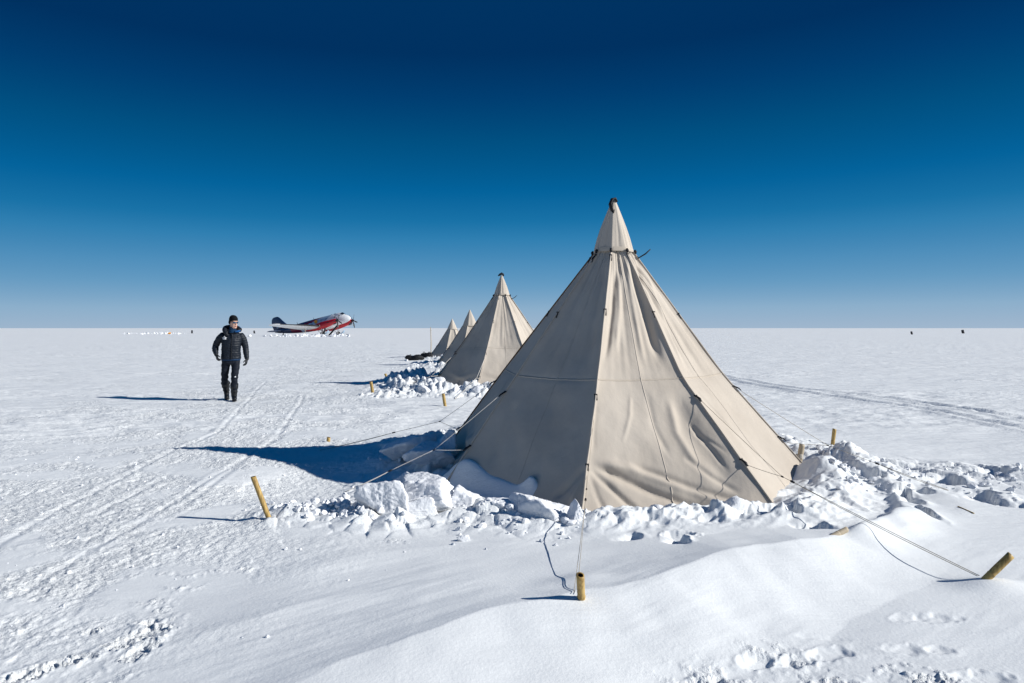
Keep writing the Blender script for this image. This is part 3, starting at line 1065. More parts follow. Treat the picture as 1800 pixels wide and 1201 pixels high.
stake(S_left, topat(445, 838, S_left.y - .02), .021, 'long bamboo stake leaning left in the snow at the left of the nearest tent')
stake(S_near, topat(1020, 1011, S_near.y - .07), .0215, 'short upright bamboo stake showing its hollow end, closest to the camera')
stake(S_right, topat(1777, 976, S_right.y - .02), .0225, 'thick bamboo stake leaning right at the right edge of the photo')
b_ = Vector((*at(1464, 778, .04), .04)); stake(b_, topat(1467, 754, b_.y), .026, 'bamboo stake standing alone behind the snow bank right of the big tent')
b_ = Vector((*at(783, 717, .0), .0)); stake(b_, topat(779, 692, b_.y), .032, 'bamboo stake in smooth snow just left of the nearest tent, below the second tent')
b_ = Vector((*at(656, 695, .02), .02)); stake(b_, topat(652, 671, b_.y), .036, 'bamboo stake at the tip of the second tent\'s shadow')
b_ = Vector((*at(682, 669, .0), .0)); stake(b_, topat(677, 657, b_.y), .036, 'small far bamboo stake leaning left behind the second tent\'s shadow')
b_ = Vector((*at(577, 776, .0), .0)); stake(b_, topat(578, 769, b_.y), .026, 'short stub of bamboo barely sticking out of the snow beyond the big tent\'s shadow')
zz = gh(*at(1472, 937, .16)); b_ = Vector((*at(1470, 940, zz), zz + .0)); stake(b_, topat(1488, 931, b_.y + .03), .020, 'pale cut bamboo end nearly buried on the drift crest', M_bamboo_pale, extra=.05)
zz = .12; b_ = Vector((*at(1405, 812, zz), zz)); stake(b_, topat(1410, 781, b_.y), .030, 'grey bamboo stake wrapped with cord close by the big tent\'s right corner', M_bamboo_pale)

# cord wrapped on that stake is its own small thing
mb = MB()
for q in range(4):
    c = b_ + Vector((.002, 0, .045 + q * .012))
    mb.tube([c + Vector((math.cos(t) * .036, math.sin(t) * .036, .004 * math.sin(3 * t))) for t in np.linspace(0, 2 * math.pi, 14)], .005, 5)
tag(mb.build('cord_wrap', M_cordw), 'pale cord wound round the grey stake at the big tent\'s right corner', 'cord')

# tall thin marker pole
X, Y = at(757.5, 624)
mb = MB(); mb.tube([(X, Y, -.2), (X + .01, Y, .8), (X - .02, Y, CAMH + .07)], [.028, .026, .02], 8)
for z in (.35, .75, 1.15, 1.45):
    mb.tube([(X, Y, z - .012), (X, Y, z), (X, Y, z + .012)], [.026, .033, .026], 8)
tag(mb.build('bamboo_pole', M_bamboo_pale), 'tall thin upright bamboo pole beside the farthest tent', 'pole')

# thin bamboo sliver lying in the drift at right
p0, p1 = gp(1684, 863, .16), gp(1712, 873, .16)
p0.z = gh(p0.x, p0.y) + .004; p1.z = gh(p1.x, p1.y) + .004
mb = MB().tube([p0, p1], .006, 6)
tag(mb.build('bamboo_sliver', M_bamboo), 'thin bamboo sliver lying in the snow far right of the tents', 'stick')


# ------------------------------------------------------------------ snow blocks
def block_mesh(size, seed, nplane=11, sub=4, rough_=.05, flat=None):
    rnd = random.Random(seed)
    bm = bmesh.new()
    bmesh.ops.create_icosphere(bm, subdivisions=sub, radius=1)
    pl = []
    for _ in range(nplane):
        n = Vector((rnd.gauss(0, 1), rnd.gauss(0, 1), rnd.gauss(0, 1))).normalized()
        pl.append((n, rnd.uniform(.62, 1.0)))
    if flat: pl += [(Vector(n).normalized(), d) for n, d in flat]
    D = np.array([v.co.normalized() for v in bm.verts])
    S = np.zeros(len(D))
    for n, q in pl:
        c = D @ np.array(n)
        S += np.where(c > .05, np.maximum(c, .05) / q, 0) ** 26
    R_ = (S + .55 ** 26) ** (-1 / 26)
    def n3(f, o):
        return gn(D[:, 0] * f + o, D[:, 1] * f + D[:, 2] * f * .7 - o, seed) + gn(D[:, 2] * f - o, D[:, 0] * f * .6 - D[:, 1] * f + o, seed + 9)
    R_ = R_ * (1 + rough_ * (.45 * n3(2.0, 3) + .6 * n3(5.5, 7) + .38 * n3(13, 1) + .2 * n3(27, 5)))
    for v, d, r in zip(bm.verts, D, R_):
        v.co = Vector((d[0] * size[0] * r, d[1] * size[1] * r, d[2] * size[2] * r))
    me = bpy.data.meshes.new('snow_block')
    bm.to_mesh(me); bm.free()
    me.polygons.foreach_set('use_smooth', [True] * len(me.polygons))
    me.materials.append(M_block)
    return me


def snow_block(px, py, zc, size, seed, label=None, rz=0.0, flat=None, sub=5, rg=.06, tilt=(0, 0)):
    X, Y = at(px, py, zc)
    o = bpy.data.objects.new('snow_block', block_mesh(size, seed, 10, sub, rg, flat))
    COL.objects.link(o)
    o.location = (X, Y, zc)
    o.rotation_euler = (tilt[0], tilt[1], rz)
    tag(o, label or 'broken block of white snow in the bank around the big tent', 'snow block', 'snow blocks heaped round the nearest tent')
    return o


LF = [((-1, -.2, .1), .55)]
snow_block(684, 880, .14, (.165, .16, .165), 3, 'round pitted snow boulder at the left end of the bank, left of the tent', 0, rg=.08)
snow_block(752, 856, .20, (.25, .2, .13), 5, 'broad pitted snow block on top of the heap left of the tent', .3, rg=.08)
snow_block(768, 882, .08, (.27, .18, .10), 6, 'flat snow slab beneath the topmost block of the heap', .1)
snow_block(718, 858, .13, (.13, .16, .16), 8, 'tilted snow block wedged behind the round boulder', .6, flat=[((-1, -.4, .3), .45)], tilt=(.2, .3))
snow_block(722, 898, .06, (.25, .13, .10), 9, 'low flat snow slab in front of the round boulder', -.1, rg=.04)
snow_block(868, 893, .07, (.20, .14, .12), 16, 'snow block with a steep shaded left face in the middle of the bank', 0, flat=[((-1, -.15, .25), .45), ((0, 0, 1), .6)], rg=.06)
snow_block(812, 889, .05, (.16, .14, .12), 13, 'rounded snow block half sunk between the slabs', 0, rg=.07)
snow_block(930, 896, .09, (.22, .17, .13), 14, 'crumbling snow lump at the right part of the bank before the shaded wall', .2, flat=[((-1, -.3, .3), .5)], rg=.08)
snow_block(968, 912, .06, (.17, .13, .10), 15, 'low crumbling snow lump just left of the tent\'s front corner', .1, rg=.08)
snow_block(1014, 912, .09, (.10, .09, .19), 17, 'pointed snow pinnacle at the foot of the tent\'s front corner', .2, flat=[((-1, -.2, .75), .42), ((1, 0, .8), .5), ((0, -1, .6), .5)], rg=.08)
snow_block(708, 790, .15, (.24, .2, .17), 21, 'large snow block inside the big tent\'s blue shadow', .2, rg=.06)
snow_block(756, 795, .18, (.2, .18, .17), 22, 'jagged snow block in shadow against the big tent\'s left side', .7, rg=.07)
snow_block(785, 786, .22, (.14, .16, .15), 23, 'upper snow block leaning on the big tent\'s shaded left edge', .4, rg=.07)
snow_block(1085, 908, .03, (.12, .09, .06), 31, 'small snow lump below the left part of the sunlit wall', 0, sub=4)
snow_block(1165, 908, .03, (.17, .10, .07), 35, 'snow lump below the middle of the sunlit wall', .2, sub=4)
snow_block(1272, 905, .05, (.15, .10, .09), 36, 'peaked snow lump below the right part of the sunlit wall', .1, sub=4, flat=[((-1, -.1, .7), .5)])
# second tent's heap
for q, (px, py, z, s, sd) in enumerate([(735, 664, .13, (.17, .16, .2), 41), (752, 692, .07, (.2, .16, .12), 43), (800, 690, .09, (.24, .18, .13), 44),
                                        (838, 691, .08, (.2, .16, .12), 46), (770, 680, .12, (.18, .16, .14), 47)]):
    lb = ('upright snow block standing in the second tent\'s shadow', 'low snow block at the left front of the second tent\'s heap', 'broad snow block in the middle of the second tent\'s heap',
          'snow block at the right end of the second tent\'s heap, by its sunlit wall', 'snow block behind the others on the second tent\'s heap')[q]
    o = snow_block(px, py, z, s, sd, lb, q * .7, sub=4, rg=.07)
    o['group'] = 'snow blocks heaped round the second tent'


def rubble(name, pts, label, smin, smax, seed):
    """crumbs of broken snow, far too many to count"""
    rnd = random.Random(seed)
    src = [block_mesh((1, 1, .8), 300 + q, 7, 2, .06) for q in range(6)]
    base = [([v.co.copy() for v in m.vertices], [tuple(p.vertices) for p in m.polygons]) for m in src]
    for m in src: bpy.data.meshes.remove(m)
    xs = np.array([p[0] for p in pts]); ys = np.array([p[1] for p in pts])
    hs, _ = ground_height(xs, ys)
    mb = MB()
    for (x, y), h in zip(pts, hs):
        s = smin + (smax - smin) * rnd.random() ** 3
        v, f = base[rnd.randrange(6)]
        M = Matrix.Translation((x, y, h + s * .3)) @ Matrix.Rotation(rnd.uniform(0, 6.3), 4, Vector((rnd.gauss(0, 1), rnd.gauss(0, 1), rnd.gauss(0, 1))).normalized()) @ Matrix.Scale(s, 4)
        mb.add([M @ p for p in v], f)
    o = mb.build(name, M_block, smooth=False)
    tag(o, label, 'snow rubble', kind='stuff')
    return o


rnd = random.Random(5)
pts = []
cx, cy = T1['c']
for _ in range(420):
    a = rad(rnd.choice([rnd.uniform(-150, -104), rnd.uniform(-150, -104), rnd.uniform(-15, 60), rnd.uniform(90, 180)]))
    d = 2.1 + abs(rnd.gauss(.5, .4))
    pts.append((cx + d * math.cos(a), cy + d * math.sin(a)))
for _ in range(260):
    X, Y = at(rnd.gauss(600, 60), rnd.gauss(897, 9), .03); pts.append((X, Y))
for _ in range(160):
    X, Y = at(rnd.uniform(1450, 1800), rnd.gauss(835, 10), .1); pts.append((X, Y))
rubble('snow_rubble', pts, 'crumbled snow scattered over the bank around the nearest tent', .006, .034, 1)
pts = []
for T in TENTS[1:]:
    for _ in range(80):
        a = rad(rnd.uniform(-160, -40)); d = T['R'] + abs(rnd.gauss(.7, .6))
        pts.append((T['c'][0] + d * math.cos(a), T['c'][1] + d * math.sin(a)))
rubble('snow_rubble', pts, 'crumbled snow heaped around the farther tents', .02, .085, 2)
pts = []
for _ in range(300):
    X, Y = at(min(rnd.gauss(548, 36), 612), rnd.uniform(590.0, 592.5)); pts.append((X, Y))
rubble('snow_rubble', pts, 'line of broken snow dug up in front of the aircraft', .06, .30, 3)
pts = []
for _ in range(100):
    X, Y = at(rnd.choice([rnd.gauss(286, 16), rnd.uniform(215, 330)]), rnd.uniform(585.6, 588.2)); pts.append((X, Y))
rubble('snow_rubble', pts, 'low heap of broken snow near the horizon left of the walking person', .06, .30, 4)
pts = []
for _ in range(420):
    y = rnd.uniform(3.2, 14); x = np.interp(y, [0, 4, 7, 10.5, 18], [-3.3, -3.3, -3.4, -3.9, -5.2]) + rnd.gauss(-.3, 1.3)
    pts.append((x, y))
rubble('snow_crumbs', pts, 'snow crumbs kicked up along the trodden path', .003, .013, 6)

# ------------------------------------------------------------------ far small things
M_drum = mat('black_drum', (.012, .014, .02), .5, .3)
def drum(px, py0, py1, wpx, lean, label):
    X, D = at(px, py1)
    h = (py1 - py0) / FPX * D; r = wpx / 2 / FPX * D
    prof = [(0, .9), (0, 1), (.03, 1.04), (.06, 1), (.32, 1), (.34, 1.05), (.36, 1), (.64, 1), (.66, 1.05), (.68, 1), (.94, 1), (.97, 1.04), (1, 1), (1, .88), (.97, .86)]
    mb = MB().rings([[(r * q * math.cos(2 * math.pi * k / 20), r * q * math.sin(2 * math.pi * k / 20), z * h) for k in range(20)] for z, q in prof])
    o = mb.build('drum', M_drum)
    o.location = (X, D, -.02); o.rotation_euler = (0, lean, 0)
    tag(o, label, 'drum', 'black drums marking the airfield')
drum(337.5, 580.6, 586.2, 2.8, 0, 'black drum standing upright far behind the walking person\'s left')
drum(447.3, 581.2, 586.4, 2.8, rad(-8), 'small black drum far off between the walking person and the aircraft tail')
drum(1603.2, 582.6, 588.2, 3.2, rad(-14), 'leaning black drum on the right horizon, the smaller of the two')
drum(1693.3, 580.0, 586.4, 4.2, rad(-14), 'leaning black drum on the right horizon, the larger one nearer the right edge')
M_orange = mat('orange_fabric', (.75, .30, .02), .7, .2)
X, Y = at(303.5, 588)
o = mk('orange_bag', [v.co * 1 for v in block_mesh((.32, .25, .20), 61, 8, 3, .05).vertices], [tuple(p.vertices) for p in block_mesh((.32, .25, .20), 61, 8, 3, .05).polygons], M_orange)
o.location = (X, Y - 2, .3)
tag(o, 'tiny orange bag lying in the snow heap near the left horizon', 'bag')

M_bag = mat('black_fabric', (.010, .011, .014), .65, .25)
add_bump(M_bag, 14, .7, .04, 4)
def duffel(px, py, L, r, label, rz):
    X, D = at(px, py)
    mb = MB()
    P = []
    Rr = []
    for t in np.linspace(0, 1, 15):
        P.append(((t - .5) * L, .05 * math.sin(t * 7), r * .85 + .03 * math.sin(t * 11)))
        Rr.append(r * (max(.12, math.sin(math.pi * min(1, max(0, t))) ** .35)) * (1 + .10 * math.sin(t * 13 + px)))
    mb.tube(P, Rr, 14)
    root = empty('duffel_bag', (X, D, 0), rz)
    tag(root, label, 'bag', 'black bags beside the farthest tent')
    mb.build('bag_body', M_bag, root, world=False)
    m2 = MB()
    for s_ in (-.22, .22):
        m2.tube([(s_ * L - .05, -r * .6, r * 1.3), (s_ * L - .02, -r * .3, r * 1.95), (s_ * L + .02, r * .2, r * 1.95), (s_ * L + .05, r * .6, r * 1.3)], .018, 6)
    m2.build('carry_handle', M_black, root, world=False)
duffel(729, 634.0, .95, .15, 'long low black duffel bag lying on the snow left of the farthest tents', .18)
duffel(750, 632.5, .62, .20, 'rounder black bag leaning at the foot of the farthest tent', -.1)
# ------------------------------------------------------------------ person
M_skin = mat('skin', (.62, .37, .28), .5, .4)
M_lips = mat('lips', (.36, .10, .09), .5, .4)
M_jacket = mat('dark_down_jacket', (.006, .010, .018), .55, .28)
add_bump(M_jacket, 60, .4, .006, 3)
M_hood = mat('hood_shell', (.006, .008, .013), .55, .35)
M_trouser = mat('dark_trousers', (.006, .009, .017), .7, .2)
add_bump(M_trouser, 18, .6, .02, 3)
M_boot = mat('black_boots', (.007, .008, .010), .5, .4)
M_knit = mat('black_knit', (.006, .007, .009), .9, .15)
add_bump(M_knit, 160, .5, .004, 2)
M_blue = mat('blue_fleece', (.010, .075, .22), .75, .2)
M_lens = mat('mirror_lens', (.02, .07, .15), .12, .8)
M_frame = mat('black_frame', (.008, .008, .01), .35, .5)
M_white = mat('white_print', (.75, .76, .78), .6, .3)


def loft(mb, pts, radii, n=16, steps=4):
    """round limb through joints; radii are (rx, ry) or scalars; smoothed between joints"""
    P = [Vector(p) for p in pts]
    out = []; rr = []
    for i in range(len(P) - 1):
        p0 = P[max(0, i - 1)]; p1 = P[i]; p2 = P[i + 1]; p3 = P[min(len(P) - 1, i + 2)]
        for t in range(steps):
            q = t / steps
            out.append(.5 * ((2 * p1) + (p2 - p0) * q + (2 * p0 - 5 * p1 + 4 * p2 - p3) * q * q + (3 * p1 - p0 - 3 * p2 + p3) * q ** 3))
            rr.append(radii[i] * (1 - q) + radii[i + 1] * q)
    out.append(P[-1]); rr.append(radii[-1])
    # rounded ends
    d0 = (out[0] - out[1]).normalized(); d1 = (out[-1] - out[-2]).normalized()
    a = [out[0] + d0 * rr[0] * .55, out[0] + d0 * rr[0] * .4]; b = [out[-1] + d1 * rr[-1] * .4, out[-1] + d1 * rr[-1] * .55]
    mb.tube([a[0], a[1]] + out + [b[0], b[1]], [rr[0] * .35, rr[0] * .8] + rr + [rr[-1] * .8, rr[-1] * .35], n)


def torso(mb, levels, n=24):
    """levels: z, cx, cy, rx, ry, p"""
    mb.rings([ell(cx, cy, z, rx, ry, n, p) for z, cx, cy, rx, ry, p in levels])


PX, PY = at(405, 705)
person = empty('person', (PX, PY, 0), rad(21))
tag(person, 'person in black down jacket, beanie and mirrored sunglasses walking across the snow', 'person')
YAW = rad(30)      # head turned towards the tents
HC = Vector((.062, -.01, 1.722))
Rh = Matrix.Rotation(YAW, 3, 'Z') @ Matrix.Rotation(rad(7), 3, 'X')

# body: one skin surface
mb = MB()
# head with face (front is -y before the turn)
hr = []
for z, rx, yf, yb in [(-.132, .022, -.070, -.020), (-.125, .040, -.088, .0), (-.105, .054, -.098, .03), (-.080, .062, -.100, .055), (-.050, .068, -.098, .075), (-.020, .072, -.098, .088),
                      (.010, .074, -.096, .096), (.045, .076, -.098, .100), (.080, .074, -.092, .096), (.105, .064, -.076, .082), (.125, .044, -.050, .058), (.135, .018, -.02, .03)]:
    c = (yf + yb) / 2; ry = (yb - yf) / 2
    hr.append([HC + Rh @ Vector(p) for p in ell(0, c, z, rx, ry, 28, 2.2)])
mb.rings(hr)
# nose, brow, cheeks, chin, ears
def hp(x, y, z): return HC + Rh @ Vector((x, y, z))
mb.tube([hp(0, -.090, .022), hp(0, -.108, -.004), hp(0, -.121, -.026), hp(0, -.104, -.040)], [.008, .010, .014, .010], 10)
for s_ in (-1, 1):
    mb.tube([hp(s_ * .012, -.102, -.034), hp(s_ * .018, -.098, -.034)], [.010, .006], 8)
    mb.tube([hp(s_ * .010, -.094, .032), hp(s_ * .050, -.078, .034)], [.010, .008], 8)
    mb.tube([hp(s_ * .030, -.080, -.022), hp(s_ * .054, -.055, -.018)], [.018, .014], 8)
    mb.tube([hp(s_ * .070, .0, .012), hp(s_ * .080, .008, .020), hp(s_ * .080, .010, -.010), hp(s_ * .070, .002, -.028)], [.010, .014, .012, .008], 8)
mb.tube([hp(-.012, -.094, -.104), hp(.012, -.094, -.104)], [.017, .017], 8)
mb.tube([hp(-.022, -.093, -.064), hp(0, -.100, -.062), hp(.022, -.093, -.064)], [.006, .009, .006], 8)
mb.tube([hp(-.020, -.092, -.074), hp(0, -.099, -.075), hp(.020, -.092, -.074)], [.006, .009, .006], 8)
loft(mb, [(.045, .03, 1.66), (.04, .03, 1.52), (.03, .03, 1.44)], [.056, .060, .085])
torso(mb, [(1.50, .03, .02, .06, .05, 2), (1.46, .03, .02, .17, .075, 2), (1.38, .025, .02, .185, .105, 2.2), (1.25, .02, .02, .170, .110, 2.2), (1.10, .015, .02, .150, .105, 2.2),
           (.98, .012, .03, .160, .100, 2.2), (.90, .012, .03, .155, .095, 2.2), (.85, .012, .03, .13, .085, 2.2)])
ARM_L = [(-.145, .02, 1.435), (-.225, .05, 1.36), (-.300, .10, 1.215), (-.305, .055, 1.13), (-.285, -.01, 1.03)]
ARM_R = [(.205, .02, 1.435), (.270, .03, 1.33), (.308, .04, 1.18), (.322, .02, 1.06), (.335, -.02, .935)]
LEG_L = [(-.085, .03, .90), (-.104, .07, .72), (-.118, .11, .50), (-.110, .26, .32), (-.098, .41, .145)]
LEG_R = [(.108, .03, .90), (.103, -.03, .72), (.084, -.07, .52), (.078, -.03, .32), (.076, .03, .10)]
loft(mb, ARM_L, [.058, .050, .042, .040, .030])
loft(mb, ARM_R, [.058, .050, .042, .040, .030])
loft(mb, LEG_L, [.068, .060, .048, .042, .034])
loft(mb, LEG_R, [.068, .060, .048, .042, .034])
loft(mb, [(-.088, .41, .13), (-.082, .33, .06), (-.078, .26, .05)], [.034, .034, .026])
loft(mb, [(.076, .03, .07), (.080, -.06, .05), (.086, -.14, .045)], [.036, .034, .026])
HAND_L = (Vector((-.278, -.03, 1.00)), Vector((-.258, -.075, .935)))
HAND_R = (Vector((.335, -.03, .90)), Vector((.320, -.06, .825)))
for (a_, b_) in (HAND_L, HAND_R):
    loft(mb, [a_, a_.lerp(b_, .5)], [.020, .016])
V, F = remesh(mb, .0075, 3, .5)
body = mk('body', V, F, M_skin, None); body.parent = person


def up(vs): return [Vector(v) + person.location for v in vs]


def pbuild(mb, name, m, parent=None, voxel=None, smooth_it=3, disp=None):
    if voxel:
        V, F = remesh(mb, voxel, smooth_it, .5, disp)
    else:
        V, F = mb.v, mb.f
    o = mk(name, V, F, m, None)
    if parent is None:
        o.parent = person
    else:
        o.parent = parent
    return o


mb = MB()
mb.tube([hp(-.019, -.106, -.068), hp(0, -.111, -.066), hp(.019, -.106, -.068)], [.003, .0055, .003], 8)
mb.tube([hp(-.017, -.105, -.076), hp(0, -.110, -.078), hp(.017, -.105, -.076)], [.003, .006, .003], 8)
pbuild(mb, 'lips', M_lips)
# jacket: trunk and sleeves fused, with sewn channels
mb = MB()
torso(mb, [(1.535, .035, .03, .085, .075, 2), (1.515, .033, .03, .12, .09, 2), (1.475, .03, .025, .185, .105, 2.2), (1.42, .028, .02, .212, .130, 2.3), (1.32, .022, .015, .205, .145, 2.3),
           (1.20, .016, .015, .198, .148, 2.3), (1.08, .012, .02, .195, .142, 2.3), (.99, .010, .025, .203, .145, 2.3), (.93, .010, .03, .207, .148, 2.3), (.915, .010, .03, .198, .140, 2.3)], 32)
loft(mb, ARM_L, [.086, .076, .067, .062, .046], 20)
loft(mb, ARM_R, [.084, .074, .064, .060, .044], 20)
def quilt(v):
    z = v.z + .015 * math.sin(v.x * 14)
    if v.z > 1.44: return 0.0
    # chest yoke on the left of the picture is plain
    a = abs(math.sin(math.pi * z / .052)) ** .5
    k = .55 if (v.x < .0 and v.z > 1.30) else 1.0
    return (.0075 * a - .004) * k + .007 * mnoise.noise(v * 11) + .004 * mnoise.noise(v * 27)
jacket = pbuild(mb, 'jacket', M_jacket, None, .009, 3, quilt)
# hood lying round the neck
mb = MB()
hood = [(-.125, -.02, 1.555), (-.10, .07, 1.60), (-.02, .135, 1.615), (.08, .13, 1.61), (.165, .05, 1.585), (.185, -.03, 1.555), (.15, -.075, 1.525)]
loft(mb, hood, [.045, .055, .062, .062, .056, .048, .030], 14)
loft(mb, [(-.125, -.02, 1.555), (-.10, -.09, 1.50), (-.04, -.125, 1.44)], [.045, .038, .020], 12)
mb.rings([ell(.03, .03, z, a_, b_, 24) for z, a_, b_ in ((1.42, .15, .10), (1.47, .155, .11), (1.53, .135, .11), (1.575, .11, .10))])
pbuild(mb, 'hood', M_hood, jacket, .010, 3, lambda v: .006 * mnoise.noise(v * 20))
mb = MB()
loft(mb, [(.10, -.105, 1.525), (.150, -.100, 1.530), (.198, -.060, 1.545)], [.020, .026, .020], 10)
loft(mb, [(.190, -.05, 1.56), (.205, -.02, 1.59), (.19, .01, 1.625)], [.016, .016, .010], 10)
pbuild(mb, 'hood_lining', M_blue, jacket, .008)
mb = MB()   # zip
zp = [(.030, .015 - .150 + .004, 1.36), (.028, -.142, 1.25), (.026, -.140, 1.12), (.024, -.136, 1.0), (.024, -.132, .93)]
mb.tube([(.045, -.110, 1.50), (.036, -.128, 1.43)] + zp, .010, 8, flat=.7)
pbuild(mb, 'zip', M_frame, jacket)
mb = MB()   # hem band of the blue layer beneath
mb.rings([ell(.010, .03, z, rx, ry, 32, 2.3) for z, rx, ry in ((.885, .190, .132), (.90, .198, .140), (.925, .200, .142), (.935, .18, .12))])
pbuild(mb, 'under_layer', mat('navy_under_layer', (.008, .030, .075), .7, .2))
# white printed emblem on the chest: peak over a swoosh and a bar
mb = MB()
ex, ez = -.118, 1.385
def yfront(x, z):   # jacket front surface (superellipse), slightly proud
    u = min(.97, abs((x - .022) / .208)); return .018 - .140 * (1 - u ** 2.3) ** (1 / 2.3) - .012
def plate(poly, t=.006):
    n = len(poly)
    f = [(x, yfront(x, z) - t, z) for x, z in poly]; b = [(x, yfront(x, z) + t, z) for x, z in poly]
    mb.add(f + b, [tuple(range(n - 1, -1, -1)), tuple(range(n, 2 * n))] + [(i, (i + 1) % n, n + (i + 1) % n, n + i) for i in range(n)])
plate([(ex - .022, ez + .012), (ex - .004, ez + .046), (ex + .004, ez + .046), (ex + .022, ez + .012), (ex + .012, ez + .012), (ex, ez + .030), (ex - .012, ez + .012)])
plate([(ex - .048, ez + .010), (ex + .048, ez + .010), (ex + .034, ez - .010), (ex - .034, ez - .010)])
plate([(ex - .036, ez - .016), (ex + .036, ez - .016), (ex + .034, ez - .030), (ex - .034, ez - .030)])
pbuild(mb, 'chest_emblem', M_white, jacket)
# neck gaiter
mb = MB()
mb.rings([ell(.045, .012, 1.63, .066, .070, 20), ell(.045, .005, 1.60, .074, .078, 20), ell(.045, .005, 1.565, .080, .085, 20), ell(.042, .0, 1.53, .090, .100, 20), ell(.04, .0, 1.50, .10, .11, 20)])
pbuild(mb, 'neck_gaiter', mat('dark_blue_fleece', (.006, .030, .075), .8, .15), None, .007, 2, lambda v: .004 * math.sin(v.z * 160 + v.x * 20))
# beanie
mb = MB()
bv = []
for z, s_, yo in [(.024, 1.06, .006), (.036, 1.09, .004), (.055, 1.10, .002), (.085, 1.08, 0), (.115, .97, .002), (.140, .78, .006), (.158, .48, .010), (.164, .12, .012)]:
    bv.append([HC + Rh @ Vector((x, y + .004, z + (.012 if y < 0 else -.055 * min(1, (y + .0) / .09)) * (1 if z < .06 else 0))) for x, y, _ in ell(0, .004 + yo, z, .078 * s_, .100 * s_, 32, 2.1)])
mb.rings(bv)
beanie = pbuild(mb, 'beanie', M_knit)
mb = MB()   # ear part
for s_ in (-1, 1):
    mb.tube([hp(s_ * .076, .012, .035), hp(s_ * .082, .014, .0), hp(s_ * .078, .018, -.038)], [.026, .026, .014], 10)
pbuild(mb, 'ear_flap', M_knit, beanie)
# sunglasses
mb = MB()
for s_ in (-1, 1):
    L = []
    for dz, w in ((-.017, .6), (-.012, .95), (0, 1.05), (.011, 1.0), (.016, .7)):
        L.append([hp(s_ * .033 + .027 * w * math.cos(a) , -.104 + .018 * ((.033 + s_ * .027 * w * math.cos(a)) / .06) ** 2 - .004 * math.sin(a), .010 + dz) for a in np.linspace(0, 2 * math.pi, 15)[:-1]])
    mb.rings(L)
glasses = pbuild(mb, 'sunglasses', M_lens)
mb = MB()
fr = [hp(x, -.107 + .020 * (x / .06) ** 2, .026) for x in np.linspace(-.064, .064, 13)]
mb.tube(fr, .0045, 6)
for s_ in (-1, 1):
    mb.tube([hp(s_ * .064, -.085, .024), hp(s_ * .074, -.04, .022), hp(s_ * .079, .02, .018)], .004, 6)
    mb.tube([hp(s_ * .064, -.088, .024), hp(s_ * .060, -.090, .0), hp(s_ * .04, -.102, -.008), hp(s_ * .012, -.108, -.002), hp(0, -.110, .008)], .003, 6)
pbuild(mb, 'glasses_frame', M_frame, glasses)
# trousers
mb = MB()
torso(mb, [(.97, .012, .03, .172, .118, 2.2), (.90, .012, .03, .182, .124, 2.2), (.84, .012, .03, .180, .122, 2.3), (.80, .012, .03, .15, .105, 2.3)], 28)
loft(mb, LEG_L[:4] + [(-.098, .31, .26)], [.098, .087, .071, .067, .060], 18)
loft(mb, LEG_R[:4] + [(.078, -.01, .24)], [.098, .087, .071, .067, .060], 18)
trousers = pbuild(mb, 'trousers', M_trouser, None, .010, 2,
       lambda v: .006 * math.sin(v.z * 55 + v.x * 30) * max(0, 1 - abs(v.z - .5) / .25) + .010 * mnoise.noise(Vector((v.x * 9, v.y * 9, v.z * 16))))
mb = MB()   # small white mark above the knee
mb.box((.098, -.150, .535), (.018, .004, .009)); mb.box((.106, -.150, .546), (.009, .004, .005))
pbuild(mb, 'knee_mark', M_white, trousers)


def boot(name, shaft, foot_pts, rs, fr_, sole_pts):
    mb = MB()
    loft(mb, shaft, rs, 16)
    loft(mb, foot_pts, fr_, 14)
    b = pbuild(mb, name, M_boot, None, .009, 2, lambda v: .005 * math.sin(v.z * 70) * (v.z > .16) + .004 * mnoise.noise(v * 25))
    mb = MB()
    mb.tube(sole_pts, [.036, .050, .054, .048, .040], 12, flat=.30)
    pbuild(mb, 'sole', M_frame, b)
boot('boot', [(.079, -.025, .375), (.080, -.015, .345), (.078, .0, .25), (.076, .025, .13), (.076, .03, .08)], [(.076, .045, .065), (.080, -.05, .065), (.086, -.13, .055), (.088, -.175, .05)],
     [.078, .090, .076, .062, .058], [.054, .054, .052, .042], [(.076, .085, .016), (.078, .03, .014), (.084, -.09, .014), (.088, -.16, .016), (.089, -.20, .022)])
boot('boot', [(-.106, .200, .405), (-.105, .225, .375), (-.098, .30, .28), (-.090, .385, .175), (-.088, .41, .13)], [(-.088, .425, .11), (-.084, .35, .075), (-.078, .27, .055), (-.076, .225, .05)],
     [.082, .096, .078, .062, .058], [.054, .054, .052, .042], [(-.089, .475, .095), (-.087, .43, .062), (-.081, .32, .022), (-.076, .245, .014), (-.075, .205, .018)])


